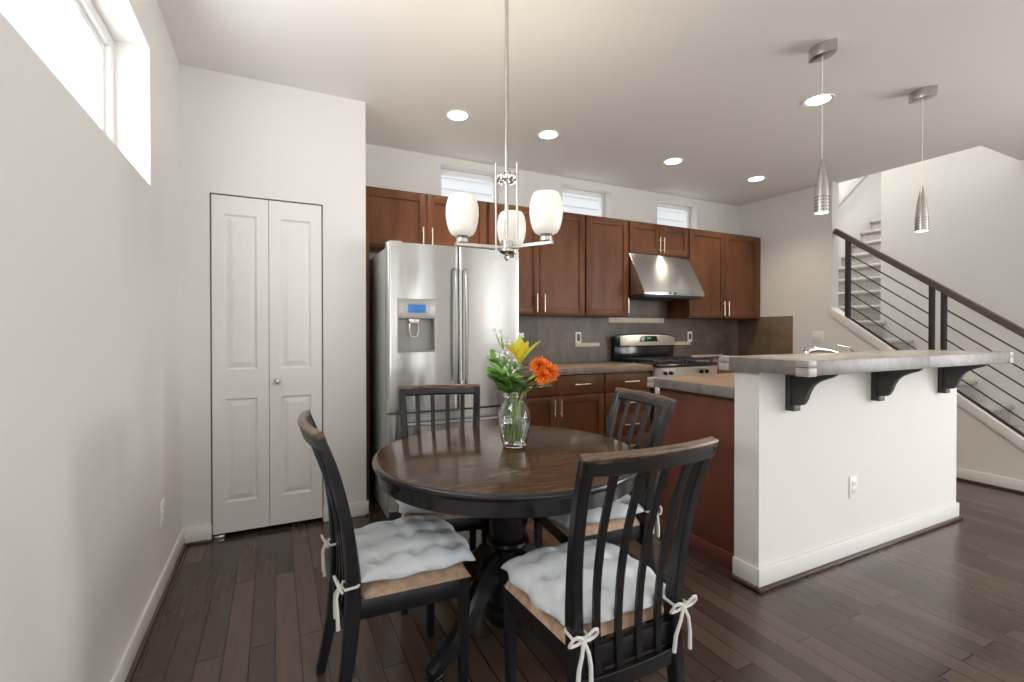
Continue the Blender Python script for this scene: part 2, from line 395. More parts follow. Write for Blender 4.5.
# back wall with three clerestory windows
bw = MB(); wins = [(1.335, 1.952), (2.622, 3.241), (3.893, 4.522)]; bz0, bz1 = 2.20, 2.77
xs = [0.44] + [v for o in wins for v in o] + [8.7]
for i in range(0, len(xs), 2): bw.box(xs[i], xs[i + 1], YB, YB + 0.17, 0, CZ if i < 6 else CZ)
for a, b in wins: bw.box(a, b, YB, YB + 0.17, 0, bz0).box(a, b, YB, YB + 0.17, bz1, CZ)
struct(bw.build('wall_back', 'wall'))
for i, (a, b) in enumerate(wins):
    f = MB(); y0, y1 = YB + 0.11, YB + 0.165
    for x0, x1, z0, z1 in ((a, a + .045, bz0, bz1), (b - .045, b, bz0, bz1), (a + .045, b - .045, bz0, bz0 + .05), (a + .045, b - .045, bz1 - .05, bz1)):
        f.box(x0, x1, y0, y1, z0, z1, 0.004)
    wn = struct(f.build('window_%d' % (i + 2), 'vinyl'))
    MB().box(a + .045, b - .045, y0 + .025, y0 + .029, bz0 + .05, bz1 - .05).build('pane', 'pane', wn)
# kitchen right wall and stair walls
struct(MB().box(XK, XK + 0.12, 3.0, YB, 0, CZ).build('wall_kitchen_right', 'wall'))
SL = 0.754
def cap_z(y): return 1.405 + SL * (y - 2.85)
kw = MB(); ylow = 1.12
kw.prism([(3.0, 0), (3.0, cap_z(3.0) - 0.055), (ylow, cap_z(ylow) - 0.055), (ylow, 0)], 'X', XK, XK + 0.11)
struct(kw.build('wall_stair_knee', 'wall'))
cp = MB()
cp.prism([(3.0, cap_z(3.0) - 0.085), (3.0, cap_z(3.0)), (ylow - 0.02, cap_z(ylow - 0.02)), (ylow - 0.02, cap_z(ylow - 0.02) - 0.085)], 'X', XK - 0.022, XK + 0.115, 0.004)
cp.prism([(3.0, cap_z(3.0) - 0.10), (3.0, cap_z(3.0) - 0.085), (ylow, cap_z(ylow) - 0.085), (ylow, cap_z(ylow) - 0.10)], 'X', XK - 0.012, XK)
struct(cp.build('trim_1', 'trim'))
us = MB(); ZU = 5.3
sops = [(-2.9, -1.7), (-1.2, 0.0)]; sz0, sz1 = 0.4, 2.5  # unseen side windows, added to throw light on the left wall
ysw = [YR] + [v for o in sops for v in o] + [2.99]
for i in range(0, len(ysw), 2): us.box(XF, XF + 0.1, ysw[i], ysw[i + 1], 0, CZ + 0.28)
for a, b in sops: us.box(XF, XF + 0.1, a, b, 0, sz0).box(XF, XF + 0.1, a, b, sz1, CZ + 0.28)
us.box(XF, XF + 0.1, 1.865, 2.99, CZ + 0.28, ZU).box(XF + 0.1, 8.7, 2.89, 2.99, 0, ZU)
struct(us.build('wall_stair_far', 'wall'))
struct(MB().box(5.26, 8.7, YB, YB + 0.15, CZ, ZU).build('wall_stair_back', 'wall'))
struct(MB().box(5.26, 5.36, 1.765, YB, CZ + 0.28, ZU).build('wall_stair_left', 'wall'))
struct(MB().box(5.36, XF, 1.765, 1.865, CZ + 0.28, ZU).build('wall_stair_front', 'wall'))
struct(MB().box(8.7, 8.8, 2.89, YB, 0, ZU).build('wall_stair_right', 'wall'))
struct(MB().box(5.26, 8.8, 1.765, YB + 0.15, ZU, ZU + 0.1).build('ceiling_stairwell', 'ceiling'))
for i, (a, b) in enumerate(sops):
    f = MB()
    for y0, y1, z0, z1 in ((a, a + .05, sz0, sz1), (b - .05, b, sz0, sz1), (a + .05, b - .05, sz0, sz0 + .05), (a + .05, b - .05, sz1 - .05, sz1)):
        f.box(XF + .04, XF + .09, y0, y1, z0, z1, 0.004)
    wn = struct(f.build('window_%d' % (i + 10), 'vinyl'))
    MB().box(XF + .062, XF + .066, a + .05, b - .05, sz0 + .05, sz1 - .05).build('pane', 'pane', wn)
# baseboards with dark shoe moulding
def base_run(name, x0, x1, y0, y1, shoe, h=0.1, t=0.014):
    struct(MB().box(x0, x1, y0, y1, 0.0 if not shoe else 0.012, h, 0.004).build(name, 'trim'))
base_run('baseboard_left', XL, XL + 0.014, YR, YP, True)
struct(MB().box(XL, XL + 0.028, YR, YP - 0.03, 0, 0.018, 0.005).build('trim_2', 'shoe'))
base_run('baseboard_pantry_left', XL + 0.014, dx0 + 0.004, YP - 0.014, YP, True)
struct(MB().box(XL + 0.028, dx0, YP - 0.03, YP, 0, 0.016, 0.005).build('trim_3', 'shoe'))
base_run('baseboard_pantry_right', dx1 - 0.004, 0.574, YP - 0.014, YP, True)
base_run('baseboard_stair', XK - 0.014, XK, ylow, 3.0, True)
struct(MB().box(XK - 0.032, XK, ylow, 3.0, 0, 0.018, 0.005).build('trim_4', 'shoe'))
# bifold pantry doors
d1 = struct(MB().box(dx0, dx0 + 0.006, YP + 0.012, YP + 0.11, 0.0, dzt).box(dx1 - 0.006, dx1, YP + 0.012, YP + 0.11, 0, dzt).box(dx0, dx1, YP + 0.012, YP + 0.11, dzt - 0.006, dzt).build('door_1', 'slot'))  # dark strips paint in the shadow gaps round the leaves
def bifold(x0, x1):
    g = MB(); y0, y1 = YP + 0.006, YP + 0.04; z0, z1 = 0.03, 2.098
    px0, px1 = x0 + 0.065, x1 - 0.065
    g.box(x0, px0, y0, y1, z0, z1).box(px1, x1, y0, y1, z0, z1)
    zs = [(z0, 0.215), (0.853, 1.031), (1.987, z1)]
    for a, b in zs: g.box(px0, px1, y0, y1, a, b)
    for a, b in ((0.215, 0.853), (1.031, 1.987)):
        # moulded raised panel: slope in, flat, slope out to a raised field
        def ring(d, y): return [(px0 + d, y, a + d), (px1 - d, y, a + d), (px1 - d, y, b - d), (px0 + d, y, b - d)]
        g.loft([ring(0, y0), ring(0.010, y0 + 0.012), ring(0.016, y0 + 0.012), ring(0.045, y0 + 0.002)], cap=False)
        q = [g.bm.verts.new(p) for p in ring(0.045, y0 + 0.002)]; g.bm.faces.new(q)
    return g.build('door_leaf', 'door', d1, 8)
l1 = bifold(dx0 + 0.008, -0.0365); l2 = bifold(-0.0335, dx1 - 0.008)
MB().lathe([(0.008, 0), (0.008, 0.012), (0.017, 0.02), (0.019, 0.028), (0.013, 0.036), (0.002, 0.038)], seg=20).xf(Matrix.Translation((0.012, YP + 0.008, 0.951)) @ Matrix.Rotation(PI / 2, 4, 'X')).build('door_knob', 'nickel', l2)
MB().box(dx0 + .01, dx0 + .07, YP + 0.004, YP + 0.036, 0, 0.02, 0.002).build('floor_bracket', 'nickel', d1)

# ---- peninsula pony wall
PX0, PX1, PY0, PY1 = 2.12, 4.13, 1.55, 1.69
struct(MB().box(PX0, PX1, PY0, PY1, 0, 1.075).build('wall_peninsula', 'wall'))
bb = MB(); bb.box(PX0 - .014, PX1 + .014, PY0 - .014, PY0, 0.018, 0.108, .004).box(PX0 - .014, PX0, PY0, PY1, 0.018, 0.108, .004).box(PX1, PX1 + .014, PY0, PY1, 0.018, 0.108, .004)
struct(bb.build('baseboard_peninsula', 'trim'))
sh = MB(); sh.box(PX0 - .03, PX1 + .03, PY0 - .03, PY0, 0, 0.02, .006).box(PX0 - .03, PX0, PY0, PY1, 0, 0.02, .006).box(PX1, PX1 + .03, PY0, PY1, 0, 0.02, .006)
struct(sh.build('trim_5', 'shoe'))
# exterior: neighbouring house siding seen through the clerestory windows
sd = MB()
for k in range(26):
    z = 0.6 + k * 0.16
    sd.prism([(6.6, z), (6.575, z), (6.595, z + 0.16), (6.6, z + 0.16)], 'X', -1.5, 10.5)
tag(sd.build('neighbor_house_wall', 'siding'), 'pale horizontal lap siding of the house next door outside the high windows', 'house wall')

# ------------------------------------------------------------------ worktops
def slab(name, label, cat, x0, x1, y0, y1, z0, z1, top, edge, capm, sides, corners=()):
    r = thing(name, ((x0 + x1) / 2, (y0 + y1) / 2, z0), label, cat)
    t = 0.022
    ix0 = x0 + (t if 'L' in sides else 0); ix1 = x1 - (t if 'R' in sides else 0)
    iy0 = y0 + (t if 'F' in sides else 0); iy1 = y1 - (t if 'B' in sides else 0)
    MB().box(ix0, ix1, iy0, iy1, z0, z1 - 0.001).build('tile_surface', top, r)
    e = MB(); h = z0 + (z1 - z0) * 0.44
    def strip(a, b, c, d):
        long_x = (b - a) > (d - c); n = max(1, int(round(((b - a) if long_x else (d - c)) / 0.9)))
        for i in range(n):
            if long_x: p, q, u, v = a + (b - a) * i / n + .0004, a + (b - a) * (i + 1) / n - .0004, c, d
            else: p, q, u, v = a, b, c + (d - c) * i / n + .0004, c + (d - c) * (i + 1) / n - .0004
            e.box(p, q, u, v, z0 - 0.004, z1, 0.0025, 2)
    if 'F' in sides: strip(x0, x1, y0, y0 + t)
    if 'B' in sides: strip(x0, x1, y1 - t, y1)
    if 'L' in sides: strip(x0, x0 + t, iy0, iy1)
    if 'R' in sides: strip(x1 - t, x1, iy0, iy1)
    e.build('edge_trim', edge, r)
    if corners:
        for cx, cy, w_, d_ in corners:
            zm = z0 + (z1 - z0) * 0.52
            c = MB().box(cx - w_, cx + w_, cy - d_, cy + d_, z0 - 0.008, zm - 0.002, 0.004).box(cx - w_, cx + w_, cy - d_, cy + d_, zm + 0.002, z1 + 0.003, 0.006); c.build('corner_tile', capm, r)

    return r
BX0, BX1, BY0, BY1, BZ0, BZ1 = 2.07, 4.14, 1.28, 1.74, 1.077, 1.139
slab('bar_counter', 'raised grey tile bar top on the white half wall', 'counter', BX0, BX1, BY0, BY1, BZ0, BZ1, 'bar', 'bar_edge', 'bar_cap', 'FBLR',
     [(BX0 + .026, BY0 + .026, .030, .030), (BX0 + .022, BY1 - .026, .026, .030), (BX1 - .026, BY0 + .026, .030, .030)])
slab('peninsula_counter', 'lower tan tile worktop with edge greyed for window light behind the raised bar', 'counter', 2.12, 4.12, PY1 + .002, 2.33, 0.925, 0.975, 'counter', 'bar_edge', 'bar_cap', 'BL',  # grey edge colour stands in for window light on the tan tile
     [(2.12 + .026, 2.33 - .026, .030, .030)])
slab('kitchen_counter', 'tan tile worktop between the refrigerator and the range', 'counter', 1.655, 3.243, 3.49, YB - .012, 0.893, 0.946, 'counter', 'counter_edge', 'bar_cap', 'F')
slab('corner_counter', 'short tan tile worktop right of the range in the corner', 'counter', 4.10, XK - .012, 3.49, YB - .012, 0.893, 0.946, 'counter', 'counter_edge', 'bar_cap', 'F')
for x, lab in ((2.345, 'charcoal wood corbel under the bar nearest the dining table'), (3.12, 'charcoal wood corbel under the middle of the bar'), (3.895, 'charcoal wood corbel under the bar end nearest the stairs')):
    r = thing('corbel', (x, PY0, 0.868), lab, 'corbel', 'corbels under the bar')
    MB().box(x - .028, x + .028, PY0 - .024, PY0, 0.868, BZ0 - .005, .003).box(x - .028, x + .028, PY0 - .045, PY0 - .024, 0.868, 0.898, .003).build('back_plate', 'corbel', r)
    prof = [(.024, .900), (.068, .900), (.082, .908), (.094, .932), (.106, .967), (.120, 1.0), (.143, 1.022), (.180, 1.038), (.213, 1.05), (.230, 1.062), (.234, BZ0 - .005), (.024, BZ0 - .005)]
    MB().prism([(PY0 - p, q) for p, q in prof], 'X', x - .016, x + .016, 0.002).build('bracket', 'corbel', r)

# ------------------------------------------------------------------ cabinets
def pull(parent, p, length, axis, out=-1):
    """bar pull in front of the plane y=p[1]"""
    g = MB(); x, y, z = p; yo = y - 0.030
    if axis == 'Z':
        g.cyl((x, yo, z - length / 2), (x, yo, z + length / 2), 0.0058, 10)
        for s_ in (-1, 1): g.cyl((x, y + .001, z + s_ * length * .32), (x, yo, z + s_ * length * .32), 0.0045, 8)
    else:
        g.cyl((x - length / 2, yo, z), (x + length / 2, yo, z), 0.0058, 10)
        for s_ in (-1, 1): g.cyl((x + s_ * length * .32, y + .001, z), (x + s_ * length * .32, yo, z), 0.0045, 8)
    return g.build('handle', 'gold', parent)
def shaker(name, parent, x0, x1, z0, z1, yf, rail=0.062, flat=False):
    g = MB(); t = 0.02; gap = 0.0018; x0 += gap; x1 -= gap; z0 += gap; z1 -= gap
    if flat: g.box(x0, x1, yf, yf + t, z0, z1, 0.003)
    else:
        g.box(x0, x0 + rail, yf, yf + t, z0, z1, 0.002).box(x1 - rail, x1, yf, yf + t, z0, z1, 0.002)
        g.box(x0 + rail, x1 - rail, yf, yf + t, z0, z0 + rail, 0.002).box(x0 + rail, x1 - rail, yf, yf + t, z1 - rail, z1, 0.002)
        g.box(x0 + rail - .002, x1 - rail + .002, yf + 0.011, yf + t - .002, z0 + rail - .002, z1 - rail + .002)
    return g.build(name, 'cherry', parent)
def cabinet(name, label, x0, x1, z0, z1, yf, yb, doors, group=None, toe=False, panel=None):
    r = thing(name, ((x0 + x1) / 2, (yf + yb) / 2, z0), label, 'cabinet', group)
    g = MB()
    if toe:
        g.box(x0, x1, yf + 0.021, yb, z0 + 0.1, z1).box(x0, x1, yf + 0.09, yb, z0, z0 + 0.1)
    else: g.box(x0, x1, yf + 0.021, yb, z0, z1, 0.001)
    g.build('body', 'cherry', r)
    if panel: panel(r)
    for kind, a, b, c, d, h in doors:
        o = shaker('door' if kind == 'door' else 'drawer', r, a, b, c, d, yf, flat=(kind == 'flat'))
        if h: pull(o, (h[0], yf, h[1]), h[2], h[3])
    return r
UF, UB = 3.80, YB; UT, UBt = 2.395, 1.415
G1 = 'cherry wall cabinets along the back wall'
def fridge_panel(r):
    MB().box(0.565, 0.62, 3.60, YB, 0, 1.98).build('side_panel', 'cherry', r)
cabinet('wall_cabinet', 'long low cherry wall cabinet above the refrigerator', 0.565, 1.655, 1.93, UT, UF, UB,
        [('door', 0.585, 1.112, 1.945, UT - .01, (1.075, 2.04, .14, 'Z')), ('door', 1.112, 1.64, 1.945, UT - .01, (1.15, 2.04, .14, 'Z'))], G1, panel=fridge_panel)
cabinet('wall_cabinet', 'tall two-door cherry wall cabinet just right of the refrigerator', 1.657, 2.677, UBt, UT, UF, UB,
        [('door', 1.665, 2.168, UBt + .01, UT - .01, (2.13, 1.525, .165, 'Z')), ('door', 2.168, 2.67, UBt + .01, UT - .01, (2.21, 1.525, .165, 'Z'))], G1)
cabinet('wall_cabinet', 'narrow single-door cherry wall cabinet left of the range hood', 2.679, 3.208, UBt, UT, UF, UB,
        [('door', 2.685, 3.203, UBt + .01, UT - .01, (3.18, 1.525, .155, 'Z'))], G1)
cabinet('wall_cabinet', 'short cherry wall cabinet above the steel range hood', 3.21, 4.038, 2.065, UT, UF, UB,
        [('door', 3.215, 3.626, 2.075, UT - .01, (3.60, 2.17, .155, 'Z')), ('door', 3.626, 4.033, 2.075, UT - .01, (3.655, 2.17, .155, 'Z'))], G1)
cabinet('wall_cabinet', 'tall two-door cherry wall cabinet in the corner right of the hood', 4.04, XK - .002, UBt, UT, UF, UB,
        [('door', 4.047, 4.60, UBt + .01, UT - .01, (4.565, 1.525, .165, 'Z')), ('door', 4.60, 5.16, UBt + .01, UT - .01, (4.635, 1.525, .165, 'Z'))], G1)
BF = 3.515
G2 = 'cherry base cabinets along the back wall'
cabinet('base_cabinet', 'cherry base cabinet with paired doors beside the refrigerator', 1.66, 2.69, 0, 0.892, BF, YB - .014,
        [('flat', 1.668, 2.176, 0.712, 0.882, (1.93, 0.80, .16, 'X')), ('flat', 2.176, 2.685, 0.712, 0.882, (2.43, 0.80, .16, 'X')),
         ('door', 1.668, 2.176, 0.11, 0.705, (2.145, 0.605, .15, 'Z')), ('door', 2.176, 2.685, 0.11, 0.705, (2.21, 0.605, .15, 'Z'))], G2, True)
cabinet('base_cabinet', 'narrow cherry drawer base cabinet left of the range', 2.692, 3.243, 0, 0.892, BF, YB - .014,
        [('flat', 2.698, 3.238, 0.712, 0.882, (2.985, 0.80, .17, 'X')), ('flat', 2.698, 3.238, 0.51, 0.705, (2.985, 0.605, .17, 'X')),
         ('flat', 2.698, 3.238, 0.305, 0.503, (2.985, 0.40, .17, 'X')), ('flat', 2.698, 3.238, 0.11, 0.298, (2.985, 0.2, .17, 'X'))], G2, True)
cabinet('base_cabinet', 'cherry base cabinet in the corner right of the range', 4.10, XK - .002, 0, 0.892, BF, YB - .014,
        [('flat', 4.11, 4.66, 0.712, 0.882, (4.38, 0.80, .16, 'X')), ('door', 4.11, 4.66, 0.11, 0.705, (4.62, .6, .15, 'Z')), ('flat', 4.66, 5.21, 0.712, 0.882, (4.93, 0.80, .16, 'X')), ('door', 4.66, 5.21, 0.11, 0.705, (4.70, .6, .15, 'Z'))], G2, True)
# peninsula base cabinet with a finished end panel
r = thing('peninsula_cabinet', (3.15, 2.0, 0), 'cherry base cabinet with plain end panel behind the white half wall', 'cabinet')
MB().box(2.20, 4.11, PY1 + .004, 2.27, 0.1, 0.924).box(2.20, 4.11, PY1 + .004, 2.20, 0, 0.1).build('body', 'cherry', r)
MB().box(2.18, 2.20, PY1 + .003, 2.29, 0.0, 0.924, .002).build('end_panel', 'cherry_panel', r)
MB().box(2.166, 2.18, PY1 + .003, 2.275, 0.0, 0.085, .004).build('base_trim', 'cherry_panel', r)
for k in range(4):
    a = 2.21 + k * .475
    o = MB().box(a + .002, a + .473, 2.27, 2.29, 0.11, 0.70, .002).build('door', 'cherry', r)
    MB().cyl((a + .42, 2.32, .52), (a + .42, 2.32, .66), .0058, 10).cyl((a + .42, 2.289, .55), (a + .42, 2.32, .55), .0045, 8).cyl((a + .42, 2.289, .63), (a + .42, 2.32, .63), .0045, 8).build('handle', 'gold', o)
    o = MB().box(a + .002, a + .473, 2.27, 2.29, 0.71, 0.90, .002).build('drawer', 'cherry', r)
    MB().cyl((a + .16, 2.32, .8), (a + .31, 2.32, .8), .0058, 10).cyl((a + .19, 2.289, .8), (a + .19, 2.32, .8), .0045, 8).cyl((a + .28, 2.289, .8), (a + .28, 2.32, .8), .0045, 8).build('handle', 'gold', o)

# ------------------------------------------------------------------ backsplash tile
r = thing('tile_backsplash', (3.3, YB, 0.946), 'dark taupe slate tile backsplash with beige strips behind the range', 'backsplash')
MB().box(1.655, XK - .012, YB - .011, YB - .001, 0.93, 1.414).box(3.212, 4.036, YB - .011, YB - .001, 1.414, 2.06).build('slate_tile', 'splash', r)
for x0, x1, z0, z1 in ((3.20, 3.985, 1.362, 1.415), (2.775, 3.08, 1.108, 1.146), (4.09, 4.40, 1.108, 1.146), (4.42, 4.95, .955, .985)):  # last strip is lit wall above the corner counter, painted as beige tile
    MB().box(x0, x1, YB - .0145, YB - .011, z0, z1, .0015).build('accent_or_lit_strip', 'accent', r)
r2 = MB().box(XK - .011, XK - .001, 3.415, YB - .012, 0.946, 1.44, .002).build('tile_backsplash', 'splash_side')
tag(r2, 'brown slate tile panel on the side wall at the end of the counter', 'backsplash')

# outlets and switches
def plate(name, label, c, axis, w_, h_, kind, group=None):
    """axis = direction the plate faces: '-Y', '-X', '+X'"""
    r = thing(name, c, label, 'outlet' if kind != 'switch' else 'light switch', group)
    Rm = {'-Y': Matrix.Identity(4), '-X': Matrix.Rotation(-PI / 2, 4, 'Z'), '+X': Matrix.Rotation(PI / 2, 4, 'Z')}[axis]
    T = Matrix.Translation(c) @ Rm
    MB().box(-w_ / 2, w_ / 2, -0.006, 0, -h_ / 2, h_ / 2, 0.002).xf(T).build('cover_plate', 'plate', r)
    if kind == 'switch':
        for s_ in (-1, 1): MB().box(s_ * .023 - .008, s_ * .023 + .008, -.012, -.0055, -.016, .016, .002).xf(T).build('toggle', 'plate', r)
    elif kind == 'dark':
        MB().box(-.017, .017, -.0085, -.0055, -.034, .034, .003).xf(T).build('socket', 'slot', r)
    else:
        for s_ in (-1, 1):
            k = MB().box(-.017, .017, -.0095, -.0055, s_ * .021 - .014, s_ * .021 + .014, .005).xf(T).build('socket', 'plate', r)
            q = MB()
            for u in (-.006, .006): q.box(u - .0012, u + .0012, -.0102, -.009, s_ * .021 - .005, s_ * .021 + .005)
            q.xf(T).build('slot', 'slot', k)
plate('outlet', 'white outlet low on the half wall under the bar', (2.915, PY0, 0.393), '-Y', .075, .12, 'duplex')
plate('outlet', 'white outlet low on the left wall near the pantry', (XL, 2.85, 0.38), '+X', .075, .12, 'duplex')
plate('outlet', 'white outlet with dark socket in the tile left of the range', (2.81, YB - .011, 1.203), '-Y', .072, .118, 'dark')
plate('outlet', 'white outlet with dark socket in the tile right of the range', (4.39, YB - .011, 1.205), '-Y', .072, .118, 'dark')
plate('light_switch', 'white double light switch on the kitchen side wall above the faucet', (XK, 3.137, 1.206), '-X', .12, .12, 'switch')

# ------------------------------------------------------------------ refrigerator
FX0, FX1, FY = 0.652, 1.622, 3.12
fr = thing('refrigerator', ((FX0 + FX1) / 2, 3.5, 0), 'stainless steel french door refrigerator with water dispenser', 'refrigerator')
MB().box(FX0 + .006, FX1 - .006, FY + .075, 3.99, 0.03, 1.825, .006).build('body', 'steel_side', fr)
MB().box(FX0 + .02, FX1 - .02, FY + .06, FY + .3, 0.0, 0.075, .003).build('toe_grille', 'slot', fr)
FS = 1.139
def bowed(x0, x1, z0, z1, cut=None):
    """gently bowed door skin, thickness 7 cm, with an optional rectangular cut"""
    g = MB(); n = 16
    def yf(x):
        t = (x - FX0) / (FX1 - FX0) * 2 - 1
        e = min((x - x0), (x1 - x)) / 0.012
        rnd = 0.010 * (1 - min(1, e)) ** 2
        return FY + 0.018 * t * t + rnd
    xs = sorted(set([x0, x0 + .003, x0 + .007, x0 + .012, x1 - .012, x1 - .007, x1 - .003, x1] + [x0 + (x1 - x0) * i / n for i in range(1, n)] + ([cut[0], cut[1]] if cut else [])))
    zs = sorted(set([z0, z1] + ([cut[2], cut[3]] if cut else [])))
    V = {}
    def v(x, z, y):
        k = (round(x, 5), round(z, 5), round(y, 5))
        if k not in V: V[k] = g.bm.verts.new((x, y, z))
        return V[k]
    for i in range(len(xs) - 1):
        for j in range(len(zs) - 1):
            a, b, c, d = xs[i], xs[i + 1], zs[j], zs[j + 1]
            if cut and a >= cut[0] - 1e-6 and b <= cut[1] + 1e-6 and c >= cut[2] - 1e-6 and d <= cut[3] + 1e-6: continue
            g.bm.faces.new((v(a, c, yf(a)), v(b, c, yf(b)), v(b, d, yf(b)), v(a, d, yf(a))))
    yb = FY + .072
    for i in range(len(xs) - 1):
        a, b = xs[i], xs[i + 1]
        for z in (z0, z1): g.bm.faces.new((v(a, z, yf(a)), v(b, z, yf(b)), v(b, z, yb), v(a, z, yb)))
    for x in (x0, x1):
        for j in range(len(zs) - 1): g.bm.faces.new((v(x, zs[j], yf(x)), v(x, zs[j + 1], yf(x)), v(x, zs[j + 1], yb), v(x, zs[j], yb)))
    return g
CUT = (0.718, 0.968, 1.128, 1.485)
ld = bowed(FX0, FS - .003, 0.735, 1.852, CUT).build('door', 'steel', fr)
rd = bowed(FS + .003, FX1, 0.735, 1.852).build('door', 'steel', fr)
fz = bowed(FX0, FX1, 0.085, 0.722).build('freezer_drawer', 'steel', fr)
def fhandle(parent, x, bow):
    pts = [(x, FY + .012, 1.70), (x, FY - .03, 1.695)] + [(x + bow * math.sin(PI * t), FY - .045 - .012 * math.sin(PI * t), 1.68 - t * .76) for t in [i / 10 for i in range(11)]] + [(x, FY - .03, 0.905), (x, FY + .012, 0.90)]
    return MB().bar(pts, .020, .018, (1, 0, 0), .5).build('handle', 'steel_flat', parent)
fhandle(ld, FS - .035, 0.0); fhandle(rd, FS + .038, 0.0)
MB().bar([(0.75, FY + .01, .655), (0.75, FY - .03, .655)] + [(0.75 + t * .76, FY - .04 - .012 * math.sin(PI * t), .655) for t in [i / 10 for i in range(11)]] + [(1.51, FY - .03, .655), (1.51, FY + .01, .655)], .020, .018, (0, 0, 1), .5).build('handle', 'steel_flat', fz)
# dispenser
dp = MB(); yb = FY + .070
x0, x1, z0, z1 = CUT
zc = 1.352
dp.box(x0, x1, yb - .004, yb, z0, zc)                                       # back
dp.box(x0, x0 + .006, FY + .004, yb, z0, zc).box(x1 - .006, x1, FY + .004, yb, z0, zc)
dp.box(x0, x1, FY + .002, yb, z0, z0 + .012).build
dsp = dp.build('dispenser', simple('satin_grey_recess', (0.30, 0.29, 0.27), 0.35, 0.5, nvar=0.03), ld)
MB().box(x0, x1, FY + .000, yb, zc, z1, .006).build('control_panel', simple('satin_grey_panel', (0.42, 0.41, 0.38), 0.35, 0.4, nvar=0.03), dsp)
MB().box(0.783, 0.905, FY - .003, FY + .002, 1.392, 1.447, .001).build('display', 'screen', dsp)
bt = MB()
for k in range(3):
    for xx in (0.742, 0.935): bt.cyl((xx, FY - .003, 1.398 + k * .022), (xx, FY + .002, 1.398 + k * .022), .006, 12)
bt.build('button', 'nickel', dsp)
MB().prism([(0.79, zc), (0.87, zc), (0.855, zc - .035), (0.805, zc - .035)], 'Y', FY + .02, FY + .06, .003).build('nozzle', 'nickel', dsp)
MB().tube([(0.80, FY + .03, zc - .03), (0.798, FY + .028, zc - .08), (0.81, FY + .026, zc - .118), (0.85, FY + .026, zc - .118), (0.862, FY + .028, zc - .08), (0.86, FY + .03, zc - .03)], .0055, 8).build('paddle', 'nickel', dsp)
# hinge covers
hg = MB()
for xx in (FX0 + .06, FX1 - .06): hg.box(xx - .04, xx + .04, FY + .03, FY + .14, 1.852, 1.865, .004)
hg.build('hinge_cover', 'steel_side', fr)

# ------------------------------------------------------------------ range hood
hd = thing('range_hood', (3.625, 3.85, 1.60), 'sloped stainless steel range hood under the short wall cabinet', 'range hood')
HX0, HX1 = 3.214, 4.034
g = MB(); g.prism([(YB - .012, 2.063), (3.81, 2.063), (3.585, 1.668), (3.585, 1.632), (YB - .012, 1.632)], 'X', HX0, HX1, .004)
g.build('canopy', 'steel_flat', hd)
MB().box(HX0 + .02, HX1 - .02, 3.61, YB - .02, 1.608, 1.632, .002).build('underside_filter', 'iron', hd)
MB().cyl((3.55, 3.59, 1.65), (3.55, 3.578, 1.65), .010, 14).cyl((3.62, 3.59, 1.65), (3.62, 3.578, 1.65), .010, 14).build('knob', 'iron', hd)

# ------------------------------------------------------------------ range
RX0, RX1, RY = 3.25, 4.092, 3.47
rg = thing('gas_range', ((RX0 + RX1) / 2, 3.8, 0), 'stainless steel gas range with black cooktop between the counters', 'range')
MB().box(RX0, RX1, RY + .05, 4.10, 0.05, 0.925, .003).build('body', 'black_enamel', rg)
MB().prism([(RY + .05, 0.80), (RY + .012, 0.81), (RY - .008, 0.915), (RY + .05, 0.925)], 'X', RX0, RX1, .002).build('control_panel', simple('champagne_steel', (0.60, 0.55, 0.46), 0.3, 0.8, nvar=0.04), rg)
for kx in (3.375, 3.445, 3.86, 3.935):
    k = MB().cyl((kx, RY + .01, 0.865), (kx, RY - .032, 0.860), .021, 18, .018).build('knob', 'black_enamel', rg)
    MB().box(kx - .003, kx + .003, RY - .038, RY - .03, 0.845, 0.878, .001).build('grip', 'nickel', k)
MB().box(RX0, RX1, RY - .012, 4.04, 0.925, 0.951, .008).build('cooktop', 'black_enamel', rg)
for gx in (3.46, 3.88):
    for gy in (3.62, 3.88):
        MB().lathe([(.05, 0), (.05, .012), (.035, .02), (.01, .022)], (gx, gy, .951), 20).build('burner', 'iron', rg)
for gx in (3.46, 3.88):
    q = MB(); z = 0.985
    for yy in (3.51, 3.75, 3.99): q.box(gx - .19, gx + .19, yy - .006, yy + .006, z - .012, z)
    for xx in (gx - .184, gx, gx + .184): q.box(xx - .006, xx + .006, 3.51, 3.99, z - .012, z)
    for yy in (3.62, 3.88): q.box(gx - .19, gx + .19, yy - .005, yy + .005, z - .01, z + .004)
    for xx in (gx - .184, gx + .184):
        for yy in (3.515, 3.985): q.box(xx - .007, xx + .007, yy - .007, yy + .007, .951, z)
    q.build('grate', 'iron', rg)
bg = MB(); RX0 -= .03; RX1 -= .03; bg.box(RX0 + .004, RX1 - .004, 4.045, 4.11, .952, 1.12, .003)
n = 24
def arch(x, base, rise): t = (x - RX0) / (RX1 - RX0) * 2 - 1; return base + rise * (1 - t ** 4 * .9 - t * t * .1)
pts = [(RX0, 1.10)] + [(RX0 + (RX1 - RX0) * i / n, arch(RX0 + (RX1 - RX0) * i / n, 1.205, .038)) for i in range(n + 1)] + [(RX1, 1.10)]
bg.prism([(p[0], p[1]) for p in pts], 'Y', 4.03, 4.105, .004)
bgo = bg.build('backguard', 'black_enamel', rg)
a0, a1 = RX0 + .055, RX1 - .01
pts = [(a0 + .01, 1.112)] + [(a0 + (a1 - a0) * i / n, arch(a0 + (a1 - a0) * i / n, 1.195, .036)) for i in range(n + 1)] + [(a1 + .0, 1.112)]
MB().prism(pts, 'Y', 4.018, 4.03, .003).build('fascia', simple('champagne_fascia', (0.62, 0.56, 0.45), 0.32, 0.6, nvar=0.04), bgo)
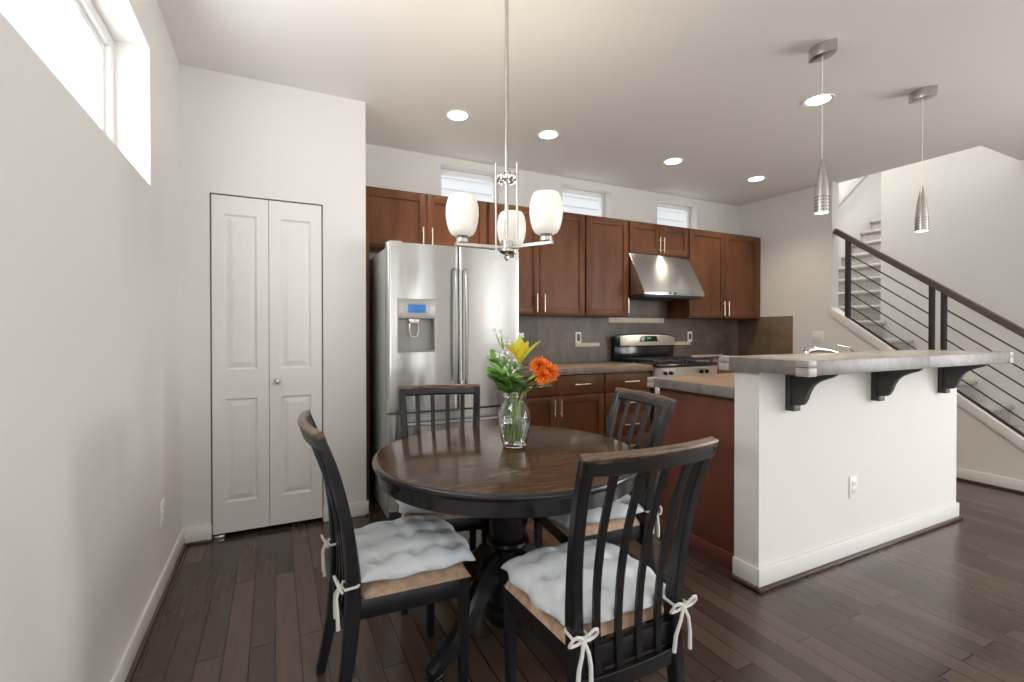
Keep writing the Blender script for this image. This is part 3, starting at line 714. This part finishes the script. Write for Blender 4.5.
MB().prism([(3.535, 1.155), (3.80, 1.155), (3.775, 1.215), (3.555, 1.215)], 'Y', 4.012, 4.02, .002).build('clock_panel', 'black_enamel', bgo)
MB().box(3.64, 3.67, 4.009, 4.0125, 1.185, 1.20).box(3.675, 3.69, 4.009, 4.0125, 1.185, 1.20).build('clock_digits', 'digits', bgo)
RX0 += .03; RX1 += .03
od = MB().box(RX0 + .005, RX1 - .005, RY + .01, RY + .05, 0.25, 0.795, .006).build('oven_door', 'steel_flat', rg)
MB().cyl((RX0 + .06, RY - .03, .75), (RX1 - .06, RY - .03, .75), .011, 12).cyl((RX0 + .09, RY + .012, .75), (RX0 + .09, RY - .03, .75), .008, 10).cyl((RX1 - .09, RY + .012, .75), (RX1 - .09, RY - .03, .75), .008, 10).build('handle', 'steel_flat', od)
MB().box(RX0 + .15, RX1 - .15, RY + .006, RY + .012, 0.38, 0.66, .002).build('oven_window', 'black_enamel', od)
MB().box(RX0 + .005, RX1 - .005, RY + .01, RY + .05, 0.06, 0.24, .006).build('storage_drawer', 'steel_flat', rg)
MB().box(RX0 + .03, RX1 - .03, RY + .09, 4.05, 0.0, 0.05).build('plinth', 'slot', rg)

# ------------------------------------------------------------------ faucet
fc = thing('faucet', (3.42, 1.86, 0.975), 'chrome kitchen faucet behind the raised bar', 'faucet')
MB().lathe([(.032, 0), (.03, .012), (.022, .02), (.02, .10), (.022, .12), (.012, .13)], (3.42, 1.86, .975), 20).build('base', 'chrome', fc)
MB().tube([(3.42, 1.86, 1.075), (3.34, 1.87, 1.122), (3.24, 1.885, 1.145), (3.15, 1.895, 1.152), (3.07, 1.905, 1.145), (3.05, 1.908, 1.112)], [.016, .017, .018, .020, .022, .019], 12).build('spout', 'chrome', fc)
MB().tube([(3.42, 1.86, 1.10), (3.50, 1.855, 1.122), (3.46, 1.865, 1.158), (3.39, 1.88, 1.174), (3.355, 1.888, 1.176)], [.012, .009, .006, .005, .004], 10).build('lever', 'chrome', fc)

# ------------------------------------------------------------------ staircase
st = thing('staircase', (5.75, 2.2, 0), 'beige carpeted staircase with a landing rising behind the railing', 'staircase')
RISE = 0.198
def step_poly(a, z, run, h=RISE):
    pts = [(a + .028, z - h), (a + .028, z - .055)]
    for k in range(9):
        t = -PI / 2 - PI * k / 8
        pts.append((a + .02 + .026 * math.cos(t) * 1.0, z - .027 + .027 * math.sin(t) * 1.0))
    pts += [(a + run + .027, z), (a + run + .027, z - h)]
    return pts
ys = [2.935 - .2605 * k for k in range(7)]
for k in range(6, 0, -1):
    z = RISE * (7 - k); MB().prism(step_poly(ys[k], z, .2605), 'X', XK + .116, XF - .001, .0).build('step', 'carpet', st)
MB().prism(step_poly(ys[0], RISE * 7, 1.145, RISE), 'X', XK + .121, XF - .001, 0).box(XF - .001, 6.46, 3.0, 4.10, RISE * 6, RISE * 7).build('landing', 'carpet', st)
for k in range(8):
    x = 6.43 + .25 * k; z = RISE * (8 + k)
    MB().prism(step_poly(x, z, .25), 'Y', 2.995, 4.12, 0).build('step', 'carpet', st)
# wall mounted upper handrail
hr = thing('handrail', (7.5, 4.05, 3.2), 'grey wall handrail slanting up beside the upper stairs', 'handrail')
MB().bar([(6.9, 4.05, 2.82), (8.5, 4.05, 4.05)], .045, .05, (0, 1, 0), .3).build('rail', simple('grey_rail_paint', (0.32, 0.31, 0.29), .4), hr)
for x in (7.05, 8.3):
    z = 2.82 + (x - 6.9) * .769
    MB().tube([(x, 4.05, z - .02), (x, 4.06, z - .06), (x, YB, z - .07)], .008, 8).build('bracket', 'nickel', hr)
# railing on the knee wall
rl = thing('stair_railing', (XK + .05, 2.0, 0.6), 'dark metal stair railing with horizontal rods and wooden handrail', 'railing')
xr = XK + .03
def line(y, k): return cap_z(y) + .131 * k
MB().bar([(xr - .0, 2.985, cap_z(2.985) + .815), (xr, ylow - .05, cap_z(ylow - .05) + .815)], .05, .055, (1, 0, 0), .3).build('handrail', 'rail_wood', rl)
for py, w_ in ((2.856, .042), (2.156, .036), (2.07, .036), (1.24, .042)):
    MB().box(xr - .02, xr + .02, py - w_ / 2, py + w_ / 2, cap_z(py) - .004, cap_z(py) + .795, .003).build('post', 'black_metal', rl)
for ya, yb_ in ((2.836, 2.174), (2.052, 1.26)):
    for k in range(1, 6):
        MB().cyl((xr, ya + .003, line(ya, k)), (xr, yb_ - .003, line(yb_, k)), .0062, 8).build('rod', 'black_metal', rl)
    MB().bar([(xr, ya + .003, line(ya, 0) + .016), (xr, yb_ - .003, line(yb_, 0) + .016)], .03, .016, (1, 0, 0)).build('bottom_bar', 'black_metal', rl)

# ------------------------------------------------------------------ ceiling lights
G3 = 'recessed downlights in the kitchen ceiling'
for (x, y), lab in zip(((1.196, 3.30), (1.964, 3.30), (3.302, 3.30), (4.45, 3.30), (3.313, 1.99)),
        ('recessed ceiling light above the refrigerator, leftmost of the row', 'recessed ceiling light second from left, right of the chandelier stem',
         'recessed ceiling light above the range hood', 'recessed ceiling light near the kitchen corner, last of the row', 'recessed ceiling light beside the nearer pendant cord')):
    r = thing('recessed_light', (x, y, CZ - .02), lab, 'ceiling light', G3)
    MB().lathe([(.072, -.001), (.094, -.006), (.096, -.001), (.096, 0)], (x, y, CZ), 32, False, False).lathe([(.072, -.001), (.072, 0)], (x, y, CZ), 32, False, False).build('trim_ring', 'trim', r)
    MB().lathe([(.001, -.0035), (.072, -.002)], (x, y, CZ), 32, False, False).build('lens', 'lamp_lens', r)
    d = bpy.data.lights.new('downlight', 'SPOT'); d.energy = 40; d.spot_size = math.radians(125); d.spot_blend = 0.8; d.color = (1, .86, .68); d.shadow_soft_size = .06
    o = bpy.data.objects.new('downlight', d); o.location = (0, 0, 0.01); o.parent = r; COL.objects.link(o)

def pendant(x, y, lab):
    r = thing('pendant_light', (x, y, 1.92), lab, 'pendant light', 'pendant lights over the bar')
    pts = []
    for k in range(13):
        t = -1 + 2 * k / 12; pts.append((x + .048 * (1 - t * t), y + .078 * t))
    for k in range(1, 12):
        t = 1 - 2 * k / 12; pts.append((x - .048 * (1 - t * t), y + .078 * t))
    MB().prism(pts, 'Z', CZ - .06, CZ, .002).build('canopy', 'nickel', r)
    MB().cyl((x, y, 2.19), (x, y, CZ - .05), .002, 8).build('cord', 'plate', r)
    prof = [(.034, 0), (.0345, .05), (.0335, .10), (.030, .15), (.0235, .20), (.0155, .245), (.008, .28), (.004, .295)]
    sh_ = MB().lathe(prof, (x, y, 1.922), 28, False, True).build('shade', 'nickel', r)
    hl = MB()
    for row in range(5):
        for k in range(16):
            a = 2 * PI * k / 16; z = 1.935 + row * .018; rr = .0345
            hl.cyl((x + rr * math.cos(a) * .97, y + rr * math.sin(a) * .97, z), (x + (rr + .0015) * math.cos(a), y + (rr + .0015) * math.sin(a), z), .0032, 8)
    h = hl.build('perforation', 'slot', sh_)
    MB().lathe([(.001, 0), (.0325, 0.0), (.0325, .004), (.001, .004)], (x, y, 1.923), 24, False, False).build('lens', 'lamp_lens', r)
    d = bpy.data.lights.new('pendant_lamp', 'SPOT'); d.energy = 12; d.spot_size = math.radians(110); d.spot_blend = .6; d.color = (1, .88, .72); d.shadow_soft_size = .04
    o = bpy.data.objects.new('pendant_lamp', d); o.location = (0, 0, -.004); o.parent = r; COL.objects.link(o)
pendant(2.703, 1.602, 'nickel cone pendant light over the near half of the bar')
pendant(3.784, 1.605, 'nickel cone pendant light over the bar end nearest the stairs')

# chandelier
TX, TY = 0.90, 1.853
CX, CY = 0.895, 1.855
ch = thing('chandelier', (CX, CY, 1.58), 'nickel chandelier with three white glass shades over the dining table', 'chandelier')
MB().lathe([(.06, CZ - .03), (.065, CZ - .004), (.065, CZ)], (CX, CY, 0), 28).build('canopy', 'nickel', ch)
MB().cyl((CX, CY, 1.60), (CX, CY, CZ - .02), .0085, 12).build('stem', 'nickel', ch)
MB().lathe([(.004, 1.575), (.010, 1.58), (.012, 1.592), (.007, 1.598), (.02, 1.602), (.034, 1.612), (.034, 1.622), (.026, 1.626), (.026, 1.658), (.012, 1.662)], (CX, CY, 0), 24).build('hub', 'nickel', ch)
for k in range(3):
    a = math.radians(63.6 + 120 * k)
    MB().cyl((CX + .052 * math.cos(a), CY + .052 * math.sin(a), 1.575), (CX + .052 * math.cos(a), CY + .052 * math.sin(a), 1.985), .0048, 10).build('upright_rod', 'nickel', ch)
rg_ = MB()
for k in range(10):
    a = 2 * PI * k / 10; rg_.ball((CX + .037 * math.cos(a), CY + .037 * math.sin(a), 1.930), .0145, (1, 1, 1.4), 2)
rg_.build('bead_ring', 'chrome', ch)
for k in range(3):
    a = math.radians(63.6 - 6 + 120 * k); ca, sa = math.cos(a), math.sin(a); R_ = .2
    ar = MB().bar([(CX + .02 * ca, CY + .02 * sa, 1.628), (CX + (R_ + .03) * ca, CY + (R_ + .03) * sa, 1.628)], .015, .018, (0, 0, 1), .2).build('arm', 'nickel', ch)
    px, py = CX + R_ * ca, CY + R_ * sa
    MB().lathe([(.012, 1.634), (.026, 1.637), (.026, 1.650), (.022, 1.653), (.026, 1.664), (.030, 1.667), (.030, 1.674), (.02, 1.676)], (px, py, 0), 20).build('socket_cup', 'nickel', ar)
    prof = [(.030, 1.672), (.046, 1.682), (.056, 1.702), (.064, 1.735), (.0685, 1.775), (.067, 1.815), (.060, 1.848), (.052, 1.866), (.049, 1.864), (.057, 1.845), (.064, 1.813), (.0655, 1.775), (.061, 1.736), (.053, 1.705), (.043, 1.686), (.02, 1.678)]
    prof = [(q, 1.668 + (z - 1.672) * .86) for q, z in prof]
    MB().lathe(prof, (px, py, -.006), 32, False, True).build('shade', 'shade', ar)
    MB().ball((px, py, 1.735), .022, (1, 1, 1.5)).build('bulb', emit('bulb_%d' % k, (1, .85, .6), 6), ar)
    d = bpy.data.lights.new('chandelier_bulb', 'POINT'); d.energy = 5; d.color = (1, .88, .72); d.shadow_soft_size = .03
    o = bpy.data.objects.new('chandelier_bulb', d); o.location = (px - CX, py - CY, 1.79 - 1.58); o.parent = ch; COL.objects.link(o)

# ------------------------------------------------------------------ dining table
tb = thing('dining_table', (TX, TY, 0), 'round dark pedestal dining table with worn brown top', 'table')
TR = .564; TZ = .755
prof = [(.001, TZ - .03), (TR - .012, TZ - .03), (TR - .004, TZ - .026), (TR, TZ - .017), (TR - .001, TZ - .009), (TR - .006, TZ - .003), (TR - .012, TZ - .001)]
MB().lathe([(TR - .012, TZ - .001), (TR - .018, TZ), (.001, TZ)], (TX, TY, 0), 128, False, False).build('tabletop', 'table_top', tb)
MB().lathe(prof, (TX, TY, 0), 128, False, False).build('rim', 'espresso', tb)
MB().lathe([(TR - .05, TZ - .031), (TR - .022, TZ - .031), (TR - .022, TZ - .082), (TR - .03, TZ - .088), (TR - .05, TZ - .088)], (TX, TY, 0), 96, False, False).lathe([(TR - .05, TZ - .088), (TR - .05, TZ - .031)], (TX, TY, 0), 96, False, False).build('apron', 'espresso', tb)
prof = [(.12, TZ - .031), (.12, TZ - .075), (.07, TZ - .08), (.072, .655), (.083, .61), (.0885, .54), (.086, .46), (.076, .395), (.074, .385), (.092, .378), (.095, .366), (.090, .356), (.076, .348), (.072, .31), (.074, .2), (.078, .11), (.096, .10), (.10, .075), (.096, .045), (.085, .03), (.04, .022)]
MB().lathe(prof, (TX, TY, 0), 40, True, True).build('pedestal', 'espresso', tb)
for k in range(4):
    a = math.radians(205 + 90 * k); ca, sa = math.cos(a), math.sin(a)
    pr_ = [(.066, .275), (.11, .265), (.17, .222), (.23, .160), (.29, .105), (.35, .066), (.41, .044), (.448, .03)]
    pts = [(TX + r_ * ca, TY + r_ * sa, z) for r_, z in pr_]
    MB().bar(pts, [.045, .048, .05, .052, .052, .05, .05, .044], [.13, .125, .105, .088, .074, .064, .056, .044], (-sa, ca, 0), .45).box(-.022, .022, -.03, .03, 0, .016, .003, mat=Matrix.Translation((TX + .42 * ca, TY + .42 * sa, 0)) @ Matrix.Rotation(a + PI / 2, 4, 'Z')).build('foot', 'espresso', tb)
lt = math.radians(196)
MB().box(-.008, .008, -.005, .012, -.012, .016, .002, mat=Matrix.Translation((TX + (TR - .012) * math.cos(lt), TY + (TR - .012) * math.sin(lt), TZ - .05)) @ Matrix.Rotation(lt - PI / 2, 4, 'Z')).build('leaf_latch', 'espresso', tb)

# ------------------------------------------------------------------ chairs
def smooth_path(P, n=5):
    P = [Vector(p) for p in P]; out = []
    for i in range(len(P) - 1):
        a, b, c, d = P[max(i - 1, 0)], P[i], P[i + 1], P[min(i + 2, len(P) - 1)]
        for k in range(n):
            t = k / n
            out.append(0.5 * ((2 * b) + (c - a) * t + (2 * a - 5 * b + 4 * c - d) * t * t + (3 * b - a - 3 * c + d) * t ** 3))
    out.append(P[-1]); return out
HT = .972
def back_y(z):   # rear post centre line
    K = [(0, -.262), (.2, -.218), (.42, -.200), (.6, -.208), (.8, -.245), (.98, -.312)]
    for (a, ya), (b, yb_) in zip(K, K[1:]):
        if z <= b:
            t = (z - a) / (b - a); return ya + (yb_ - ya) * t
    return K[-1][1]
def half_w(z): return .172 if z < .42 else .172 + (.205 - .172) * (z - .42) / (HT - .42)
def make_chair():
    r = thing('dining_chair', (0, 0, 0), '', 'chair', 'dining chairs around the round table')
    for s_ in (-1, 1):
        P = smooth_path([(s_ * half_w(z), back_y(z), z) for z in (0, .12, .25, .42, .55, .7, .84, HT - .02)])
        ds = [.030 + .018 * math.exp(-((p.z - .40) / .25) ** 2) for p in P]
        MB().bar(P, .036, ds, (1, 0, 0), .3).build('rear_leg', 'espresso', r)
        fx = s_ * .185
        MB().bar([(fx * .985, .168, 0), (fx, .168, .25), (fx, .168, .418)], [.028, .034, .040], [.028, .034, .040], (1, 0, 0), .25).build('front_leg', 'espresso', r)
    # curved top rail
    n = 16; pts = []
    def bow(x, z): h = half_w(z); return -.024 * (1 - (x / h) ** 2)
    zt = HT - .028; hw = half_w(zt) + .0185
    pts = [(-hw + 2 * hw * i / n, back_y(zt) + bow(-hw + 2 * hw * i / n, zt) - .002, zt) for i in range(n + 1)]
    MB().bar(pts, .056, .028, (0, -.34, 1), .3).build('top_rail', 'chair_rail', r)
    # lower back rail
    zb = .325; hb = half_w(zb)
    pts = [(-hb + 2 * hb * i / 8, back_y(zb) - .010 * (1 - ((-1 + 2 * i / 8)) ** 2), zb) for i in range(9)]
    MB().bar(pts, .045, .022, (0, 0, 1), .2).build('lower_rail', 'espresso', r)
    for k in range(4):
        u = -.6 + .4 * k
        P = smooth_path([(u * (half_w(z) + .005), back_y(z) + (bow(u * half_w(z), z) * min(1, max(.2, (z - .33) / .55))), z) for z in (.338, .45, .6, .75, .88, HT - .055)], 4)
        MB().bar(P, .022, .012, (1, 0, 0), .2).build('slat', 'espresso', r)
    # seat frame
    q = MB(); za, zb_ = .352, .418
    q.prism([(-.167, .158), (.167, .158), (.167, .178), (-.167, .178)], 'Z', za, zb_, .002)
    q.prism([(-.155, -.205), (.155, -.205), (.155, -.185), (-.155, -.185)], 'Z', za, zb_, .002)
    for s_ in (-1, 1): q.prism([(s_ * .170, -.19), (s_ * .150, -.19), (s_ * .178, .155), (s_ * .198, .155)], 'Z', za, zb_, .002)
    q.build('seat_frame', 'espresso', r)
    # upholstered seat pad
    def pad(u, v):
        y = -.176 + .366 * v; e = (2 * u - 1); w0 = .178 + .026 * v - (.02 if v < .02 else 0)
        sx = math.copysign(abs(e) ** .9, e)
        ed = max(0, 1 - abs(e) ** 7) ** .5 * max(0, 1 - abs(2 * v - 1) ** 8) ** .5
        return (sx * w0, y, .4185 + .042 * ed)
    m_ = MB().grid(pad, 30, 26)
    bmesh.ops.contextual_create
    es = [e for e in m_.bm.edges if len(e.link_faces) == 1]
    bmesh.ops.holes_fill(m_.bm, edges=es, sides=0)
    m_.build('seat_pad', 'suede', r, 70)
    return r
def bow_tie(s_, seed):
    rnd = random.Random(seed)
    g = MB(); x = s_ * .174; y = -.229; z = .475
    # wrap around the post
    g.tube([(x - s_ * .015, -.165, z + .006), (x + .024, -.190, z), (x + .024, -.228, z - .002), (x, -.234, z), (x - .024, -.228, z + .002), (x - .024, -.190, z + .004), (x - s_ * .012, -.165, z + .006)], .0045, 7)
    g.ball((x, y - .010, z), .0095, (1.2, .8, 1))
    for d in (-1, 1):
        L = .05 + rnd.random() * .015
        loop = [(x, y - .01, z)] + [(x + d * L * math.sin(PI * t) * (.6 + .4 * t) , y - .016 - .008 * math.sin(2 * PI * t), z + .012 * math.sin(PI * t) * (1 if d > 0 else .2) + (.020 if t < .5 else -.012) * math.sin(2 * PI * min(t, 1 - t)) ) for t in [i / 8 for i in range(1, 8)]] + [(x, y - .01, z - .004)]
        g.tube(loop, .0042, 6)
        ex = d * (.018 + .03 * rnd.random()); Lz = .10 + .035 * rnd.random()
        g.tube([(x, y - .012, z), (x + ex * .5, y - .022, z - .03), (x + ex * .9, y - .020, z - Lz * .6), (x + ex, y - .018, z - Lz)], [.005, .0052, .006, .0065], 6)
    return g
def make_cushion():
    r = thing('seat_cushion', (0, 0, 0), '', 'cushion', 'tied seat cushions on the dining chairs')
    W, D = .222, .214; yc = .012
    tufts = [(i, j) for i in (-.58, 0, .58) for j in (-.58, 0, .58)]
    def top(u, v, sgn):
        a, b = 2 * u - 1, 2 * v - 1
        # rounded square with softly pulled corners
        k = 1 - .12 * (abs(a) * abs(b)) ** 3
        pinch = 1 - .035 * math.cos(3 * PI * b) * abs(a) ** 6
        pinch2 = 1 - .035 * math.cos(3 * PI * a) * abs(b) ** 6
        wid = (W - .016 * (1 - v))
        x = a * wid * k * pinch; y = yc + b * D * k * pinch2
        ed = max(0, (1 - abs(a) ** 3.2)) ** .5 * max(0, (1 - abs(b) ** 3.2)) ** .5
        h = ed
        for (p, q) in tufts:
            dd = (a - p) ** 2 + (b - q) ** 2; h -= .55 * math.exp(-dd / .012) + .20 * math.exp(-dd / .06)
        # quilting creases between the tufts
        for p in (-.58, 0, .58):
            h -= .10 * math.exp(-((a - p) / .07) ** 2) * ed + .10 * math.exp(-((b - p) / .07) ** 2) * ed
        z = .463 + .018 + (.058 * max(h, -.1) if sgn > 0 else -.016 * min(1, ed * 1.5))
        droop = .012 * max(0, b - .75) / .25
        return (x, y, z - droop)
    g = MB().grid(lambda u, v: top(u, v, 1), 48, 48)
    g.grid(lambda u, v: top(u, v, -1), 48, 48)
    bmesh.ops.remove_doubles(g.bm, verts=g.bm.verts, dist=.0006)
    g.build('pad', 'linen', r, 80)
    for s_ in (-1, 1): bow_tie(s_, 5 + s_).build('tie', 'cotton', r)
    return r
chair0 = make_chair(); cush0 = make_cushion()
chairs = [('A', .412, 1.739, -88.6, 'dark slat-back dining chair at left, its back to the left wall', 'off-white tufted cushion on the left chair facing the window light'),
          ('B', .882, 1.25, -0.4, 'dark slat-back dining chair nearest the viewer, its back turned to the viewer', 'off-white tufted cushion on the nearest chair, seen through its slats'),
          ('C', .737, 2.245, 165, 'dark slat-back dining chair in front of the refrigerator', 'off-white tufted cushion on the chair by the refrigerator, mostly hidden by the table'),
          ('D', 1.29, 1.816, 83.5, 'dark slat-back dining chair between the table and the cherry peninsula', 'off-white tufted cushion on the chair beside the cherry peninsula')]
for i, (n_, x, y, a, lab, lab2) in enumerate(chairs):
    c = chair0 if i == 0 else copy_tree(chair0); q = cush0 if i == 0 else copy_tree(cush0)
    for o, l in ((c, lab), (q, lab2)):
        o.location = (x, y, 0); o.rotation_euler = (0, 0, math.radians(a)); o['label'] = l

# ------------------------------------------------------------------ vase and flowers
VX, VY = .955, 1.90
vs = thing('glass_vase', (VX, VY, TZ), 'clear glass vase half full of water on the dining table', 'vase')
out = [(.046, 0), (.052, .004), (.060, .04), (.070, .09), (.0745, .125), (.072, .152), (.060, .180), (.049, .200), (.0475, .212), (.052, .226), (.056, .232)]
inn = [(.052, .232), (.049, .224), (.0445, .212), (.046, .199), (.057, .178), (.0685, .151), (.071, .125), (.0665, .09), (.0565, .042), (.048, .016), (.001, .014)]
MB().lathe(out + inn, (VX, VY, TZ + .0005), 48, True, False).build('vessel', 'glass', vs)
wp = [(.001, .0145), (.0475, .0165), (.056, .042), (.066, .09), (.0685, .112), (.001, .112)]
MB().lathe(wp, (VX, VY, TZ + .0005), 48, False, False).build('water', 'water', vs)
# the picture plane direction across (viewer's right) and away, used to place the stems around the vase
rt = Vector((.8957, -.4446, 0)); aw = Vector((.4446, .8957, 0))
base = Vector((VX, VY, TZ))
def P3(r_, a_, z): return base + rt * r_ + aw * a_ + Vector((0, 0, z))
def stem_path(foot, neck, tip): return smooth_path([foot, (Vector(foot) + Vector(neck)) / 2, neck, (Vector(neck) + Vector(tip)) / 2 + Vector((0, 0, .012)), tip], 5)
def leaf(g, p, d, up, L, Wd, fold=.25, curl=.22):
    d = Vector(d).normalized(); up = Vector(up); sd = d.cross(up).normalized(); nn = sd.cross(d).normalized()
    n = 8; rows = []
    for i in range(n + 1):
        t = i / n; w_ = Wd * math.sin(PI * min(1, t * .93 + .04)) ** .8
        c = Vector(p) + d * L * t + nn * (-curl * L * t * t)
        rows.append([c - sd * w_ + nn * w_ * fold, c - sd * w_ * .5 + nn * w_ * fold * .4, c, c + sd * w_ * .5 + nn * w_ * fold * .4, c + sd * w_ + nn * w_ * fold])
    th = nn * .0008
    for off in (th, -th):
        V = [[g.bm.verts.new(q + off) for q in r_] for r_ in rows]
        for a, b in zip(V, V[1:]):
            for k in range(4): g.bm.faces.new((a[k], a[k + 1], b[k + 1], b[k]))
# lily
def lily():
    foot = P3(.012, .01, .03); neck = P3(.006, .005, .215); tip = P3(.026, 0, .372)
    r = thing('lily', tuple(foot), 'yellow lily opening at the top of the bouquet', 'flower')
    MB().tube(stem_path(foot, neck, tip), .0034, 7).build('stem', 'stem', r)
    for ang, tilt, L, m_, Wd in ((185, 34, .120, 'petal_yellow', .027), (352, 36, .132, 'petal_green', .028), (262, 7, .118, 'petal_green', .025), (60, 30, .11, 'petal_yellow', .026), (125, 30, .11, 'petal_yellow', .026), (305, 24, .112, 'petal_yellow', .024)):
        g = MB(); a = math.radians(ang); t = math.radians(tilt)
        d = rt * math.cos(a) * math.sin(t) + aw * math.sin(a) * math.sin(t) + Vector((0, 0, math.cos(t)))
        outw = rt * math.cos(a) + aw * math.sin(a)
        leaf(g, tip + outw * .003, d, (d.cross(Vector((0, 0, 1)).cross(outw))) if False else (Vector((0, 0, 1)) - outw * .6), L, Wd, .45, .10)
        g.build('petal', m_, r)
    g = MB()
    for k in range(5):
        a = 2 * PI * k / 5; e = tip + (rt * math.cos(a) + aw * math.sin(a)) * .014 + Vector((0, 0, .06))
        g.tube([tip, (tip + e) / 2, e], .0012, 5); g.ball(e, .004, (1, 1, 1.8), 1)
    g.build('stamen', 'petal_orange', r)
    g = MB()
    for dz, sd, L in ((.245, -1, .07), (.27, 1, .085), (.30, -1, .07), (.325, 1, .06)):
        leaf(g, P3(.008, .003, dz), rt * sd * .8 + aw * -.3 + Vector((0, 0, .6)), (0, 0, 1), L, .010)
    g.build('leaf', 'leaf', r)
lily()
def mum(c_r, c_a, c_z, R_, lab, foot_r, name='chrysanthemum'):
    foot = P3(foot_r, -.008, .03); neck = P3(.028, -.012, .218); tip = P3(c_r, c_a, c_z)
    r = thing(name, tuple(foot), lab, 'flower', 'orange flowers in the vase')
    MB().tube(stem_path(foot, neck, tip), .0026, 7).build('stem', 'stem', r)
    ax = (Vector(rt) * .35 - aw * .75 + Vector((0, 0, .6))).normalized(); u = ax.orthogonal().normalized(); v = ax.cross(u)
    g = MB(); rnd = random.Random(int(c_z * 1000))
    for ring, (n_, tl) in enumerate(((5, 12), (9, 32), (13, 54), (16, 76), (18, 98))):
        for k in range(n_):
            a = 2 * PI * (k + rnd.random() * .4) / n_; t = math.radians(tl)
            od = u * math.cos(a) + v * math.sin(a)
            d = ax * math.cos(t) + od * math.sin(t)
            leaf(g, tip + d * R_ * .15, d, ax * math.sin(t) - od * math.cos(t) + ax * .01, R_ * (.85 + .2 * rnd.random()), R_ * .17, .5)
    g.build('petals', 'petal_orange', r)
mum(.112, -.035, .362, .040, 'orange chrysanthemum closest to the lily, upper of the orange flowers', .02)
mum(.152, -.03, .334, .041, 'orange chrysanthemum at the right edge of the bouquet', -.006)
mum(.124, -.055, .318, .037, 'orange chrysanthemum lowest in the orange cluster', -.02)
mum(.066, -.03, .287, .015, 'small orange flower bud below the lily', .005, 'flower_bud')
def spray(tip_r, tip_a, tip_z, foot_r, lab, n_, spread, seed, br=.0045):
    rnd = random.Random(seed)
    foot = P3(foot_r, .012, .035); neck = P3(tip_r * .25, tip_a * .3, .218); tip = P3(tip_r, tip_a, tip_z)
    r = thing('white_flower_spray', tuple(foot), lab, 'flower', 'white filler sprays in the vase')
    g = MB(); g.tube(stem_path(foot, neck, tip), .0018, 6); b = MB()
    for k in range(n_):
        a = rnd.random() * 2 * PI; e = tip + rt * math.cos(a) * spread * rnd.random() + aw * math.sin(a) * spread * .6 * rnd.random() + Vector((0, 0, (rnd.random() - .35) * spread * 1.6))
        st_ = tip - Vector((0, 0, spread * .8))
        g.tube([st_, (st_ + e) / 2 + Vector((0, 0, -.004)), e], .0008, 5)
        for q in range(5):
            aa = 2 * PI * q / 5; b.ball(e + rt * math.cos(aa) * br * .9 + Vector((0, 0, math.sin(aa) * br * .9)), br * .7, (1, 1, 1), 1)
    g.build('stem', 'stem', r); b.build('blossom', 'white_flower', r)
spray(-.055, .0, .475, .01, 'airy white flower spray standing highest at the left of the bouquet', 16, .05, 3, .0040)
spray(.025, .03, .478, -.012, 'small white flower spray rising behind the lily', 14, .024, 8, .0038)
spray(-.058, -.02, .405, .02, 'dense white blossom cluster left of the lily', 18, .028, 11, .0042)
spray(-.03, -.04, .345, -.008, 'loose white blossoms low between lily and leaves', 14, .045, 15, .0034)
def sprig(tip_r, tip_a, tip_z, foot_r, lab, m_, Ln, Wd, nl, seed, name='leafy_sprig', arc=0.0, z0=.235):
    rnd = random.Random(seed)
    foot = P3(foot_r, -.005, .03); neck = P3(tip_r * .28, tip_a * .28, .22); tip = P3(tip_r, tip_a, tip_z)
    r = thing(name, tuple(foot), lab, 'foliage', 'green sprigs in the vase')
    path = stem_path(foot, neck, tip); MB().tube(path, .0017, 7).build('stem', 'stem', r)
    g = MB(); up_ = [p for p in path if p.z > TZ + z0]
    for k in range(nl):
        i = int(k / max(1, nl - 1) * (len(up_) - 1)); p = up_[i]; sd = 1 if k % 2 else -1
        d = rt * sd * (.6 + .4 * rnd.random()) + aw * (rnd.random() - .6) * 1.2 + Vector((0, 0, .35 + .5 * rnd.random()))
        leaf(g, p, d, Vector((0, 0, 1)) + aw * -.4, Ln * (.8 + .4 * rnd.random()), Wd * (.85 + .3 * rnd.random()))
    leaf(g, up_[-1], (up_[-1] - up_[-3]), Vector((0, 0, 1)) + aw * -.6, Ln, Wd)
    g.build('leaf', m_, r)
sprig(-.078, .0, .385, .02, 'tall sprig of round dark leaves at the left edge of the bouquet', 'leaf', .055, .020, 15, 1)
sprig(-.075, -.02, .315, .03, 'lower leafy sprig leaning far left over the vase rim', 'leaf', .062, .017, 15, 2)
sprig(-.06, -.05, .33, -.02, 'leafy sprig at the front left of the bouquet', 'leaf', .066, .015, 15, 3)
sprig(-.02, -.05, .30, .03, 'leafy sprig in the front centre of the bouquet below the lily', 'leaf', .066, .013, 14, 4)
sprig(-.03, .05, .36, -.03, 'leafy sprig at the back of the bouquet', 'leaf', .06, .016, 14, 5)
sprig(.05, -.04, .29, .0, 'leafy sprig between lily and orange flowers', 'leaf', .06, .011, 12, 6)
sprig(.115, -.05, .275, -.03, 'blue-green pointed sprig reaching right under the orange flowers', 'leaf_teal', .05, .011, 6, 7, z0=.25)
sprig(-.055, .03, .29, .015, 'narrow sprig hanging low at the left of the vase rim', 'leaf', .06, .014, 14, 9)
